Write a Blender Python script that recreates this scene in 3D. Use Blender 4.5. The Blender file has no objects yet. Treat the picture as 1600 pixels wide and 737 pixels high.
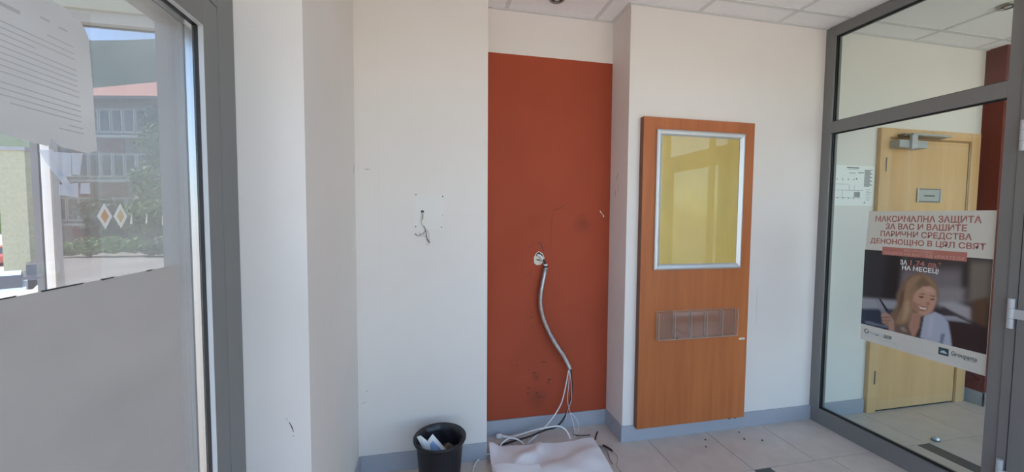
import bpy, bmesh, math, random
import numpy as np
from mathutils import Vector, Matrix
random.seed(7)
S = bpy.context.scene
COL = S.collection

# ------------------------------------------------------------------ camera
YAW, PITCH, ROLL, FPX, EYE = 0.20902, -0.05083, 0.006714, 601.94, 1.451
cam = bpy.data.cameras.new('camera'); cam.sensor_fit = 'HORIZONTAL'; cam.sensor_width = 36.0
cam.lens = 36.0 * FPX / 1600.0; cam.clip_start = 0.02; cam.clip_end = 2000
camo = bpy.data.objects.new('camera', cam); COL.objects.link(camo)
fw = Vector((math.sin(YAW)*math.cos(PITCH), math.cos(YAW)*math.cos(PITCH), math.sin(PITCH)))
r0 = Vector((math.cos(YAW), -math.sin(YAW), 0)); u0 = r0.cross(fw)
rr = r0*math.cos(ROLL) + u0*math.sin(ROLL); uu = -r0*math.sin(ROLL) + u0*math.cos(ROLL)
camo.matrix_world = Matrix(((rr.x, uu.x, -fw.x, 0), (rr.y, uu.y, -fw.y, 0), (rr.z, uu.z, -fw.z, EYE), (0, 0, 0, 1)))
S.camera = camo

# ------------------------------------------------------------------ sky, sun, exposure
SUN_DIR = Vector((-0.80, 0.24, 1.30)).normalized()
w = bpy.data.worlds.new('sky'); S.world = w; w.use_nodes = True
nt = w.node_tree
sky = nt.nodes.new('ShaderNodeTexSky'); sky.sky_type = 'NISHITA'; sky.sun_disc = False
sky.sun_elevation = math.asin(SUN_DIR.z); sky.sun_rotation = math.atan2(SUN_DIR.x, SUN_DIR.y)
sky.air_density = 1.0; sky.ozone_density = 1.8; sky.dust_density = 1.0
nt.links.new(sky.outputs[0], nt.nodes['Background'].inputs[0])
nt.nodes['Background'].inputs[1].default_value = 0.27
sl = bpy.data.lights.new('sun', 'SUN'); sl.energy = 4.4; sl.angle = math.radians(0.6); sl.color = (1.0, 0.93, 0.83)
so = bpy.data.objects.new('sun', sl); COL.objects.link(so)
so.rotation_euler = SUN_DIR.to_track_quat('Z', 'Y').to_euler()
# light portals on the glazed street front behind the camera and on the left door (they emit nothing)
def portal(loc, rot, sx, sy):
    l = bpy.data.lights.new('portal', 'AREA'); l.shape = 'RECTANGLE'; l.size = sx; l.size_y = sy
    l.cycles.is_portal = True
    o = bpy.data.objects.new('portal', l); COL.objects.link(o); o.location = loc; o.rotation_euler = rot
portal((2.8, -0.42, 1.37), (math.radians(90), 0, 0), 6.8, 2.7)
portal((-0.70, 0.75, 1.66), (0, math.radians(-90), 0), 0.7, 0.9)
S.view_settings.view_transform = 'Standard'; S.view_settings.look = 'None'
S.view_settings.gamma = 1.0; S.view_settings.use_curve_mapping = False
S.view_settings.exposure = 1.40
S.cycles.max_bounces = 14; S.cycles.diffuse_bounces = 7; S.cycles.glossy_bounces = 6
S.cycles.transparent_max_bounces = 32; S.cycles.caustics_reflective = False; S.cycles.caustics_refractive = False

# ------------------------------------------------------------------ materials
def lin(c):
    return tuple(((v/255.0)/12.92 if v <= 10 else (((v/255.0)+0.055)/1.055)**2.4) for v in c)
class N:
    def __init__(s, name):
        s.m = bpy.data.materials.new(name); s.m.use_nodes = True; s.t = s.m.node_tree
        s.p = s.t.nodes['Principled BSDF']; s.out = s.t.nodes['Material Output']; s._c = None
    def n(s, typ, **kw):
        nd = s.t.nodes.new('ShaderNode'+typ)
        for k, v in kw.items():
            if hasattr(nd, k): setattr(nd, k, v)
            else: nd.inputs[k.replace('_', ' ')].default_value = v
        return nd
    def l(s, a, b): s.t.links.new(a, b)
    def co(s, scale=(1, 1, 1), kind='Object'):
        tc = s.n('TexCoord'); mp = s.n('Mapping'); mp.inputs['Scale'].default_value = scale
        s.l(tc.outputs[kind], mp.inputs[0]); return mp.outputs[0]
    def ramp(s, fac, stops):
        r = s.n('ValToRGB'); e = r.color_ramp.elements
        while len(e) > 1: e.remove(e[-1])
        e[0].position = stops[0][0]; e[0].color = (*stops[0][1], 1)
        for p_, c in stops[1:]:
            x = e.new(p_); x.color = (*c, 1)
        s.l(fac, r.inputs[0]); return r.outputs[0]
def mix3(c, k): return tuple(max(0, v*k) for v in c)
def mat(name, col, rough=0.5, metal=0.0, var=0.06, scale=(6, 6, 6), bump=0.0, bscale=200, spec=None, kind='Object', detail=3):
    M = N(name); p = M.p
    p.inputs['Roughness'].default_value = rough; p.inputs['Metallic'].default_value = metal
    if spec is not None: p.inputs['Specular IOR Level'].default_value = spec
    nz = M.n('TexNoise', Scale=1.0, Detail=detail); M.l(M.co(scale, kind), nz.inputs['Vector'])
    M.l(M.ramp(nz.outputs[0], [(0.3, mix3(col, 1-var)), (0.7, mix3(col, 1+var))]), p.inputs['Base Color'])
    if bump:
        nb = M.n('TexNoise', Scale=bscale, Detail=2.0); M.l(M.co((1, 1, 1), kind), nb.inputs['Vector'])
        b = M.n('Bump', Strength=bump, Distance=0.001); M.l(nb.outputs[0], b.inputs['Height']); M.l(b.outputs[0], p.inputs['Normal'])
    return M.m
def wood(name, dark, light, rough, sx, sz, bands=0.5):
    M = N(name); p = M.p
    n1 = M.n('TexNoise', Scale=1.0, Detail=5.0, Roughness=0.6); M.l(M.co((sx, sx, sz)), n1.inputs['Vector'])
    n2 = M.n('TexNoise', Scale=1.0, Detail=2.0); M.l(M.co((sx*0.16, sx*0.16, sz*0.35)), n2.inputs['Vector'])
    mx = M.n('Math', operation='MULTIPLY_ADD'); M.l(n2.outputs[0], mx.inputs[0]); mx.inputs[1].default_value = bands
    m2 = M.n('Math', operation='MULTIPLY'); M.l(n1.outputs[0], m2.inputs[0]); m2.inputs[1].default_value = 1-bands
    M.l(m2.outputs[0], mx.inputs[2])
    M.l(M.ramp(mx.outputs[0], [(0.34, dark), (0.5, mix3([(a+b)/2 for a, b in zip(dark, light)], 1)), (0.66, light)]), p.inputs['Base Color'])
    p.inputs['Roughness'].default_value = rough
    return M.m
def glass(name, tint, f0=0.04, haze=0.0, hazecol=(0.8, 0.8, 0.78), noise=0.0, nscale=(3, 3, 3)):
    """thin sheet glass: tinted straight-through light, Schlick mirror reflection, optional dirt and haze"""
    M = N(name); t = M.t; t.nodes.remove(M.p)
    tr = M.n('BsdfTransparent'); tr.inputs[0].default_value = (*tint, 1)
    gl = M.n('BsdfGlossy'); gl.inputs['Roughness'].default_value = 0.0
    lw = M.n('LayerWeight', Blend=0.5); pw = M.n('Math', operation='POWER'); pw.inputs[1].default_value = 5.0
    M.l(lw.outputs['Facing'], pw.inputs[0])
    ma = M.n('Math', operation='MULTIPLY_ADD'); ma.inputs[1].default_value = 1-f0; ma.inputs[2].default_value = f0
    M.l(pw.outputs[0], ma.inputs[0])
    base = tr.outputs[0]
    if haze > 0:
        df = M.n('BsdfDiffuse'); df.inputs[0].default_value = (*hazecol, 1)
        tl = M.n('BsdfTranslucent'); tl.inputs[0].default_value = (*hazecol, 1)
        ad = M.n('MixShader'); ad.inputs[0].default_value = 0.5; M.l(df.outputs[0], ad.inputs[1]); M.l(tl.outputs[0], ad.inputs[2])
        mh = M.n('MixShader'); mh.inputs[0].default_value = haze
        if noise:
            nz = M.n('TexNoise', Scale=1.0, Detail=6.0, Roughness=0.65); M.l(M.co(nscale), nz.inputs['Vector'])
            mr = M.n('MapRange'); mr.inputs['From Min'].default_value = 0.3; mr.inputs['From Max'].default_value = 0.7
            mr.inputs['To Min'].default_value = haze-noise; mr.inputs['To Max'].default_value = haze+noise
            M.l(nz.outputs[0], mr.inputs[0]); M.l(mr.outputs[0], mh.inputs[0])
        M.l(base, mh.inputs[1]); M.l(ad.outputs[0], mh.inputs[2]); base = mh.outputs[0]
    mg = M.n('MixShader'); M.l(ma.outputs[0], mg.inputs[0]); M.l(base, mg.inputs[1]); M.l(gl.outputs[0], mg.inputs[2])
    M.l(mg.outputs[0], M.out.inputs[0])
    return M.m
def sheet(name, col, trans=0.4, rough=0.6):
    """paper or foil that lets some light through"""
    M = N(name); t = M.t
    M.p.inputs['Base Color'].default_value = (*col, 1); M.p.inputs['Roughness'].default_value = rough
    tl = M.n('BsdfTranslucent'); tl.inputs[0].default_value = (*col, 1)
    nz = M.n('TexNoise', Scale=1.0, Detail=4.0); M.l(M.co((3, 3, 6)), nz.inputs['Vector'])
    c = M.ramp(nz.outputs[0], [(0.3, mix3(col, 0.93)), (0.7, mix3(col, 1.05))]); M.l(c, M.p.inputs['Base Color']); M.l(c, tl.inputs[0])
    mx = M.n('MixShader'); mx.inputs[0].default_value = trans
    M.l(M.p.outputs[0], mx.inputs[1]); M.l(tl.outputs[0], mx.inputs[2]); M.l(mx.outputs[0], M.out.inputs[0])
    return M.m
def vcol(name, rough=0.5):
    M = N(name); a = M.n('VertexColor'); a.layer_name = 'print'
    M.l(a.outputs[0], M.p.inputs['Base Color']); M.p.inputs['Roughness'].default_value = rough; return M.m

MT = {}
MT['wall'] = mat('white_wall_paint', (0.755, 0.707, 0.67), 0.75, var=0.025, scale=(2, 2, 2), bump=0.35, bscale=420, spec=0.25)
MT['red'] = mat('red_brown_wall_paint', (0.355, 0.066, 0.030), 0.75, var=0.07, scale=(2.6, 2.6, 1.8), bump=0.25, bscale=420, spec=0.25)
def stain(m, spots):
    """soft dirty patches with ragged edges at fixed places on a painted wall"""
    t = m.node_tree; p = t.nodes['Principled BSDF']; src = p.inputs['Base Color'].links[0].from_socket
    geo = t.nodes.new('ShaderNodeNewGeometry'); nz = t.nodes.new('ShaderNodeTexNoise'); nz.inputs['Scale'].default_value = 14; nz.inputs['Detail'].default_value = 6
    t.links.new(geo.outputs['Position'], nz.inputs['Vector'])
    for c, rad, k in spots:
        d = t.nodes.new('ShaderNodeVectorMath'); d.operation = 'DISTANCE'; d.inputs[1].default_value = c
        t.links.new(geo.outputs['Position'], d.inputs[0])
        a = t.nodes.new('ShaderNodeMath'); a.operation = 'MULTIPLY_ADD'; a.inputs[1].default_value = rad*0.9; t.links.new(nz.outputs[0], a.inputs[0]); t.links.new(d.outputs['Value'], a.inputs[2])
        mr = t.nodes.new('ShaderNodeMapRange'); mr.interpolation_type = 'SMOOTHSTEP'
        mr.inputs['From Min'].default_value = rad*0.45; mr.inputs['From Max'].default_value = rad*1.45
        mr.inputs['To Min'].default_value = k; mr.inputs['To Max'].default_value = 0.0
        t.links.new(a.outputs[0], mr.inputs[0])
        mx = t.nodes.new('ShaderNodeMixRGB'); mx.inputs[2].default_value = (0.10, 0.03, 0.02, 1)
        t.links.new(mr.outputs[0], mx.inputs[0]); t.links.new(src, mx.inputs[1]); src = mx.outputs[0]
    t.links.new(src, p.inputs['Base Color'])
stain(MT['red'], [((1.008, 2.455, 1.40), 0.09, 0.40), ((0.71, 2.455, 0.23), 0.11, 0.35), ((0.69, 2.455, 0.38), 0.05, 0.30), ((0.66, 2.455, 1.42), 0.07, 0.15)])
MT['far_red'] = mat('dark_red_wall_paint', (0.15, 0.035, 0.027), 0.7, var=0.04, spec=0.25)
MT['ceil'] = mat('ceiling_tile_white', (0.90, 0.88, 0.88), 0.9, var=0.02, scale=(30, 30, 30), bump=0.2, bscale=500, spec=0.1)
MT['bar'] = mat('ceiling_grid_white', (0.70, 0.69, 0.68), 0.6, var=0.02)
MT['slab'] = mat('slab_concrete', (0.5, 0.5, 0.48), 0.9)
MT['tile'] = mat('beige_floor_tile', (0.60, 0.53, 0.465), 0.42, var=0.07, scale=(9, 9, 9), kind='Object', bump=0.05, bscale=60, detail=6)
MT['grout'] = mat('grout', (0.13, 0.115, 0.10), 0.9, var=0.1)
MT['dark_tile'] = mat('dark_grey_tile', (0.075, 0.082, 0.082), 0.45, var=0.12, scale=(30, 30, 30))
MT['base'] = mat('grey_baseboard', (0.36, 0.375, 0.42), 0.42, metal=0.0, var=0.04, scale=(4, 4, 4), spec=0.5)
MT['alu'] = mat('grey_aluminium', (0.178, 0.175, 0.172), 0.42, metal=0.0, var=0.03, scale=(4, 4, 2), spec=0.6)
MT['alu_lt'] = mat('light_grey_aluminium', (0.46, 0.47, 0.485), 0.38, var=0.03, spec=0.6)
MT['alu_dk'] = mat('dark_grey_aluminium', (0.165, 0.168, 0.172), 0.42, var=0.04, spec=0.6)
MT['silver'] = mat('silver_snap_frame', (0.62, 0.63, 0.64), 0.42, metal=0.6, var=0.02)
MT['steel'] = mat('brushed_steel', (0.62, 0.62, 0.63), 0.28, metal=1.0, var=0.04)
MT['spacer'] = mat('bright_spacer_metal', (0.50, 0.51, 0.52), 0.28, metal=1.0, var=0.02)
MT['rubber'] = mat('black_rubber', (0.009, 0.009, 0.010), 0.6, var=0.05)
MT['black'] = mat('black_plastic', (0.008, 0.008, 0.011), 0.42, var=0.1, bump=0.25, bscale=300)
MT['hole'] = mat('dark_cavity', (0.02, 0.017, 0.014), 0.9)
MT['board'] = wood('cherry_veneer', (0.34, 0.088, 0.020), (0.50, 0.152, 0.040), 0.52, 26, 1.5, 0.55)
MT['board_edge'] = mat('dark_veneer_edge', (0.16, 0.055, 0.022), 0.5, var=0.1)
MT['beech'] = wood('beech_veneer', (0.60, 0.355, 0.155), (0.74, 0.465, 0.225), 0.45, 14, 1.0, 0.6)
MT['beech_dk'] = mat('beech_edge', (0.36, 0.22, 0.09), 0.5, var=0.1)
MT['gold'] = mat('gold_backing_sheet', (0.67, 0.48, 0.14), 0.38, var=0.10, scale=(3.5, 3.5, 2.5), spec=0.6)
MT['acryl'] = glass('clear_acrylic', (0.97, 0.97, 0.97), 0.04, haze=0.05, hazecol=(0.9, 0.86, 0.82))
MT['acryl_lit'] = glass('lit_acrylic_edge', (0.95, 0.93, 0.9), 0.05, haze=0.42, hazecol=(0.95, 0.86, 0.76))  # whitish haze paints in the light caught along the acrylic edges
MT['cover'] = glass('poster_cover_sheet', (0.97, 0.97, 0.95), 0.022)
MT['glass'] = glass('green_tinted_glass', (0.90, 0.945, 0.92), 0.035)
MT['glass_door'] = glass('door_pane_glass', (0.94, 0.945, 0.95), 0.035, haze=0.03, noise=0.025)
MT['glass_clear'] = glass('front_glass', (0.96, 0.97, 0.965), 0.03)
MT['dirty'] = glass('dusty_porch_glass', (0.56, 0.575, 0.59), 0.04, haze=0.11, hazecol=(0.36, 0.375, 0.36), noise=0.05, nscale=(5, 5, 3))
MT['film'] = sheet('grey_window_foil', (0.56, 0.525, 0.50), 0.08, 0.7)
MT['paper'] = sheet('white_paper', (0.87, 0.87, 0.88), 0.0, 0.7)
MT['notice'] = sheet('notice_paper', (0.74, 0.735, 0.72), 0.42, 0.8)
MT['blotch'] = glass('pale_blotch_haze', (0.9, 0.92, 0.95), 0.03, haze=0.30, hazecol=(0.85, 0.88, 0.92))  # pale translucent haze of the blotches on the door glass
MT['ink'] = mat('grey_ink', (0.33, 0.33, 0.34), 0.8)
MT['inkpale'] = mat('faded_ink', (0.52, 0.515, 0.515), 0.8)
MT['inkblack'] = mat('black_ink', (0.05, 0.05, 0.055), 0.8)
MT['white'] = mat('white_plastic', (0.78, 0.78, 0.77), 0.4, var=0.02)
MT['cream'] = mat('cream_plastic', (0.66, 0.58, 0.47), 0.5, var=0.06)
MT['plaster'] = mat('broken_plaster', (0.62, 0.55, 0.47), 0.9, var=0.15, scale=(60, 60, 60), bump=0.6, bscale=300)
MT['poster'] = mat('poster_paper', (0.60, 0.59, 0.53), 0.38, var=0.015)
MT['poster_red'] = mat('poster_red_ink', (0.40, 0.15, 0.13), 0.4, var=0.02)
MT['poster_band'] = mat('poster_band_red', (0.44, 0.165, 0.135), 0.4, var=0.02)
MT['poster_bandtext'] = mat('poster_band_text', (0.58, 0.36, 0.30), 0.4, var=0.02)
MT['poster_white'] = mat('poster_white_ink', (0.85, 0.84, 0.82), 0.4, var=0.02)
MT['poster_teal'] = mat('poster_dark_teal', (0.035, 0.075, 0.085), 0.4, var=0.02)
MT['poster_teal_lt'] = mat('poster_light_teal', (0.42, 0.52, 0.56), 0.4, var=0.02)
MT['print'] = vcol('poster_photo_print', 0.36)
MT['scuff'] = mat('dark_scuff', (0.05, 0.05, 0.05), 0.8)
MT['scuff_lt'] = mat('grey_scuff', (0.36, 0.34, 0.32), 0.8)
MT['redscratch'] = mat('dark_scratch', (0.13, 0.035, 0.02), 0.8)
MT['chip'] = mat('white_paint_chip', (0.72, 0.66, 0.58), 0.8)
MT['joint'] = mat('filled_joint', (0.66, 0.635, 0.60), 0.75, var=0.02, spec=0.25)
MT['patch'] = mat('wall_patch', (0.75, 0.727, 0.69), 0.75, var=0.02, spec=0.25)
MT['blueprint'] = mat('blue_printed_paper', (0.28, 0.42, 0.68), 0.6, var=0.25, scale=(30, 30, 30))
MT['brownpaper'] = mat('brown_crumple', (0.10, 0.075, 0.055), 0.8, var=0.3, scale=(60, 60, 60))
MT['liner'] = mat('black_bin_liner', (0.028, 0.028, 0.034), 0.28, var=0.3, scale=(20, 20, 20), bump=0.8, bscale=40)
MT['closer'] = mat('silver_grey_paint', (0.40, 0.41, 0.40), 0.4, var=0.03)
MT['diamond_o'] = mat('diamond_orange', (0.72, 0.46, 0.28), 0.5)
MT['diamond_y'] = mat('diamond_yellow', (0.72, 0.60, 0.38), 0.5)
MT['porch'] = mat('pale_porch_paint', (0.34, 0.36, 0.31), 0.7, var=0.05)
MT['porch_lt'] = mat('light_grey_porch', (0.32, 0.335, 0.33), 0.7, var=0.05)
MT['paving'] = mat('light_paving', (0.48, 0.42, 0.345), 0.9, var=0.12, scale=(0.6, 0.6, 0.6))
MT['beige'] = mat('olive_beige_render', (0.42, 0.41, 0.27), 0.8, var=0.1)
MT['facade'] = mat('grey_brown_render', (0.26, 0.23, 0.20), 0.85, var=0.08)
MT['facade_red'] = mat('dull_red_panel', (0.24, 0.10, 0.085), 0.85, var=0.1)
MT['roof'] = mat('orange_roof_tile', (0.74, 0.34, 0.23), 0.85, var=0.1, scale=(1, 1, 1))
MT['winframe'] = mat('pale_window_frame', (0.62, 0.62, 0.58), 0.6)
MT['winglass'] = mat('dark_window_glass', (0.06, 0.07, 0.07), 0.12, spec=0.6)
MT['leaf'] = mat('green_leaves', (0.13, 0.20, 0.055), 0.6, var=0.35, scale=(2, 2, 2), detail=5)
MT['leaf_dk'] = mat('dark_green_leaves', (0.065, 0.10, 0.04), 0.6, var=0.35, scale=(2, 2, 2), detail=5)
MT['leaf_lt'] = mat('bright_green_leaves', (0.24, 0.40, 0.10), 0.6, var=0.3, scale=(2, 2, 2), detail=5)
MT['bark'] = mat('grey_bark', (0.12, 0.095, 0.075), 0.9, var=0.2)
MT['hill'] = mat('wooded_hillside', (0.09, 0.125, 0.075), 0.95, var=0.3, scale=(0.05, 0.05, 0.05), detail=8)
MT['car_blue'] = mat('pale_blue_car_paint', (0.45, 0.58, 0.72), 0.25)
MT['car_dark'] = mat('dark_car_paint', (0.06, 0.06, 0.07), 0.25)
MT['car_red'] = mat('red_car_paint', (0.55, 0.10, 0.07), 0.25)
MT['lamp_dark'] = mat('dark_reflector', (0.05, 0.04, 0.035), 0.25, metal=0.6)
MT['lamp_ring'] = mat('lamp_ring_bronze', (0.30, 0.26, 0.22), 0.3, metal=0.8)

# ------------------------------------------------------------------ mesh helpers
BASE = {}
class G:
    def __init__(s): s.v = []; s.f = []; s.m = []
    def poly(s, pts, mi=0):
        b = len(s.v); s.v += [tuple(p) for p in pts]; s.f.append(tuple(range(b, b+len(pts)))); s.m.append(mi); return s
    def box(s, x0, x1, y0, y1, z0, z1, mi=0):
        b = len(s.v)
        s.v += [(x0, y0, z0), (x1, y0, z0), (x1, y1, z0), (x0, y1, z0), (x0, y0, z1), (x1, y0, z1), (x1, y1, z1), (x0, y1, z1)]
        for q in ((0, 3, 2, 1), (4, 5, 6, 7), (0, 1, 5, 4), (1, 2, 6, 5), (2, 3, 7, 6), (3, 0, 4, 7)):
            s.f.append(tuple(b+i for i in q)); s.m.append(mi)
        return s
    def prism(s, pts, d, mi=0):
        """closed outline pts extruded by vector d"""
        b = len(s.v); n = len(pts); d = Vector(d)
        s.v += [tuple(p) for p in pts] + [tuple(Vector(p)+d) for p in pts]
        s.f.append(tuple(b+i for i in range(n))); s.m.append(mi)
        s.f.append(tuple(b+n+i for i in reversed(range(n)))); s.m.append(mi)
        for i in range(n):
            j = (i+1) % n; s.f.append((b+j, b+i, b+n+i, b+n+j)); s.m.append(mi)
        return s
    def lathe(s, c, prof, n=32, axis=(0, 0, 1), mi=0, cap=True):
        ax = Vector(axis).normalized(); a = ax.orthogonal().normalized(); bb = ax.cross(a); c = Vector(c); b = len(s.v)
        for r, h in prof:
            for i in range(n):
                t = 2*math.pi*i/n; s.v.append(tuple(c + ax*h + a*(r*math.cos(t)) + bb*(r*math.sin(t))))
        for k in range(len(prof)-1):
            for i in range(n):
                j = (i+1) % n
                s.f.append((b+k*n+i, b+k*n+j, b+(k+1)*n+j, b+(k+1)*n+i)); s.m.append(mi)
        if cap:
            s.f.append(tuple(b+i for i in reversed(range(n)))); s.m.append(mi)
            s.f.append(tuple(b+(len(prof)-1)*n+i for i in range(n))); s.m.append(mi)
        return s
    def tube(s, pts, rad, n=8, mi=0, smooth=6, radf=None):
        P = spline(pts, smooth); b = len(s.v); up = None
        for i, p in enumerate(P):
            t = (P[min(i+1, len(P)-1)] - P[max(i-1, 0)]).normalized()
            if up is None: up = t.orthogonal().normalized()
            up = (up - t*up.dot(t)).normalized(); sd = t.cross(up)
            R = rad if radf is None else radf(i)
            for k in range(n):
                a = 2*math.pi*k/n; s.v.append(tuple(p + up*(R*math.cos(a)) + sd*(R*math.sin(a))))
        for i in range(len(P)-1):
            for k in range(n):
                j = (k+1) % n; s.f.append((b+i*n+k, b+i*n+j, b+(i+1)*n+j, b+(i+1)*n+k)); s.m.append(mi)
        s.f.append(tuple(b+k for k in reversed(range(n)))); s.m.append(mi)
        s.f.append(tuple(b+(len(P)-1)*n+k for k in range(n))); s.m.append(mi)
        return s
def spline(pts, k):
    P = [Vector(p) for p in pts]
    if k <= 1 or len(P) < 3: return P
    out = []
    for i in range(len(P)-1):
        a, b, c, d = P[max(i-1, 0)], P[i], P[i+1], P[min(i+2, len(P)-1)]
        for j in range(k):
            t = j/k
            out.append(0.5*((2*b) + (c-a)*t + (2*a-5*b+4*c-d)*t*t + (3*b-a-3*c+d)*t*t*t))
    out.append(P[-1]); return out
def tag(o, label=None, cat=None, group=None, kind=None):
    if label: o['label'] = label
    if cat: o['category'] = cat
    if group: o['group'] = group
    if kind: o['kind'] = kind
    return o
def mesh(name, g, mats, parent=None, smooth=False, bevel=0, base=None):
    """one mesh object; coordinates in g are world coordinates"""
    if parent is not None: off = BASE.get(parent.name, Vector((0, 0, 0)))
    elif base is not None: off = Vector(base)
    else:
        if g.v:
            xs = list(zip(*g.v)); off = Vector(((min(xs[0])+max(xs[0]))/2, (min(xs[1])+max(xs[1]))/2, min(xs[2])))
        else: off = Vector((0, 0, 0))
    me = bpy.data.meshes.new(name)
    me.from_pydata([(v[0]-off.x, v[1]-off.y, v[2]-off.z) for v in g.v], [], g.f)
    if not isinstance(mats, (list, tuple)): mats = [mats]
    for k in mats: me.materials.append(MT[k])
    me.polygons.foreach_set('material_index', g.m)
    bm = bmesh.new(); bm.from_mesh(me); bmesh.ops.recalc_face_normals(bm, faces=bm.faces); bm.to_mesh(me); bm.free()
    if smooth: me.polygons.foreach_set('use_smooth', [True]*len(me.polygons))
    me.update()
    o = bpy.data.objects.new(name, me); COL.objects.link(o)
    if parent is None: o.location = off
    else: o.parent = parent
    BASE[o.name] = off
    if bevel:
        b = o.modifiers.new('bevel', 'BEVEL'); b.width = bevel; b.segments = 2; b.limit_method = 'ANGLE'
    return o
def thing(name, base, label, cat, group=None, kind=None):
    o = bpy.data.objects.new(name, None); COL.objects.link(o); o.location = base; o.empty_display_size = 0.05
    BASE[o.name] = Vector(base); return tag(o, label, cat, group, kind)
def box(x0, x1, y0, y1, z0, z1): return G().box(x0, x1, y0, y1, z0, z1)
def struct(name, g, m, label, cat, **k): return tag(mesh(name, g, m, **k), label, cat, None, 'structure')

# ------------------------------------------------------------------ room constants (metres; z up, back wall along x)
H = 2.75
YB, YN = 2.222, 2.457            # back wall, niche back
XA, YA, XF = -0.396, 1.370, -0.591
XE, XR, XP = 0.325, 1.207, 2.683 # niche sides, partition face
BH = 0.103
YF = -0.35                        # glazed street front behind the camera
XRIGHT = 6.2
FARX = 4.21

# walls
struct('wall_left', box(-0.66, XA, YA+0.002, 2.70, -0.15, 3.0), 'wall', 'white pier wall beside the left glazed door', 'wall')
struct('wall_back', box(XA, XE, YB, 2.70, -0.15, 3.0), 'wall', 'white back wall behind the black waste bin', 'wall')
wn = struct('wall_niche', box(XE, XR, YN, 2.70, -0.15, 3.0), 'wall', 'recessed niche wall painted red brown with a white band above', 'wall')
mesh('painted_panel', box(XE+0.0005, XR-0.0005, YN-0.0015, YN-0.0002, 0, 2.4816), 'red', wn)
struct('wall_right', box(XR, XRIGHT+0.2, YB, 2.70, -0.15, 3.0), 'wall', 'white wall carrying the wooden notice board', 'wall')
struct('wall_red', box(FARX, FARX+0.45, 2.108, YB, 0, H+0.03), 'far_red', 'dark red pier in the room behind the glass partition', 'wall')
struct('wall_far', box(XRIGHT, XRIGHT+0.2, YF, YB, -0.15, 3.0), 'wall', 'white far end wall of the room behind the partition', 'wall')
struct('wall_over', box(-0.66, XF, YF, YA+0.002, 2.125, 3.0), 'wall', 'white wall above the left glazed door', 'wall')
struct('wall_near', box(-0.66, XF, YF, 0.20, -0.15, 2.125), 'wall', 'white wall beside the left glazed door near the street front', 'wall')

# ------------------------------------------------------------------ floor with single tiles
fl = struct('floor', box(XF-0.069, XRIGHT, YF, 2.70, -0.15, -0.004), 'grout', 'beige ceramic tile floor with dark inset strips', 'floor', base=(0, 0, 0))
TP, GAP = 0.4385, 0.0035
TM = {}
def floor_tile(x0, x1, y0, y1, dark=False):
    a, b = x1-x0-GAP, y1-y0-GAP
    if a < 0.012 or b < 0.012: return
    key = (round(a, 3), round(b, 3), dark)
    if key not in TM:
        g = box(-a/2, a/2, -b/2, b/2, -0.010, 0.0)
        o = mesh('floor_tile', g, 'dark_tile' if dark else 'tile', fl, bevel=0.0008); TM[key] = o.data
        o.location = ((x0+x1)/2, (y0+y1)/2, 0); return
    o = bpy.data.objects.new('floor_tile', TM[key]); COL.objects.link(o); o.parent = fl
    o.location = ((x0+x1)/2, (y0+y1)/2, 0)
    b2 = o.modifiers.new('bevel', 'BEVEL'); b2.width = 0.0008; b2.segments = 2
YJ = 1.815
ys = [YJ - TP*k for k in range(0, 8)] + [YF]
def cuts(a, b, x0, step):
    k0 = math.ceil((a-x0)/step + 1e-6); out = [a]; x = x0 + k0*step
    while x < b-1e-6: out.append(x); x += step
    return out + [b]
# row against the back walls
for a, b in zip(*(lambda c: (c[:-1], c[1:]))(cuts(XA, FARX, 1.383, TP))):
    lo, hi = max(a, XE), min(b, XR)
    floor_tile(a, b, YJ, YB)
    if hi-lo > 0.02: floor_tile(lo, hi, YB, YN)
xs = cuts(XF, 1.828, 1.383, TP)
xs2 = [1.93, 2.369, 2.807, 3.06]
xs3 = cuts(3.163, XRIGHT, 3.163, TP)
for y1, y0 in zip(ys[:-1], ys[1:]):
    if y1-y0 < 0.02: continue
    for L in (xs, xs2, xs3):
        for a, b in zip(L[:-1], L[1:]):
            floor_tile(a, b, y0, y1)
    floor_tile(1.828, 1.93, y0, y1, True); floor_tile(3.06, 3.163, y0, y1, True)

# ------------------------------------------------------------------ ceiling with single tiles and grid bars
ce = struct('ceiling', box(-0.66, XRIGHT+0.2, YF, 2.70, 2.86, 3.0), 'slab', 'suspended ceiling of white square tiles in a white grid', 'ceiling', base=(0, 0, 0))
CM = {}
def ceil_tile(x0, x1, y0, y1):
    a, b = x1-x0-0.004, y1-y0-0.004
    if a < 0.02 or b < 0.02: return
    key = (round(a, 3), round(b, 3))
    if key not in CM:
        o = mesh('ceiling_tile', box(-a/2, a/2, -b/2, b/2, 0, 0.015), 'ceil', ce); CM[key] = o.data
    else:
        o = bpy.data.objects.new('ceiling_tile', CM[key]); COL.objects.link(o); o.parent = ce
    o.location = ((x0+x1)/2, (y0+y1)/2, H+0.004)
cx = cuts(XF, XRIGHT, 0.4736, 0.5985); cy = cuts(YF, YB, 2.0586, 0.6)
for a, b in zip(cx[:-1], cx[1:]):
    for c, d in zip(cy[:-1], cy[1:]):
        if d >= YB-1e-6 and a >= XE and b <= XR: d = YN
        ceil_tile(a, b, c, d)
ceil_tile(XE, 0.4736, YB, YN); ceil_tile(1.0721, XR, YB, YN)
for x in cx[1:-1]:
    y1 = YN if XE < x < XR else YB
    mesh('grid_bar', box(x-0.012, x+0.012, YF, y1, H, H+0.004), 'bar', ce)
for y in cy[1:-1]:
    for a, b in zip(cx[:-1], cx[1:]):
        mesh('grid_bar', box(a+0.012 if a > XF else a, b-0.012 if b < XRIGHT else b, y-0.012, y+0.012, H+0.0002, H+0.0042), 'bar', ce)
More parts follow.
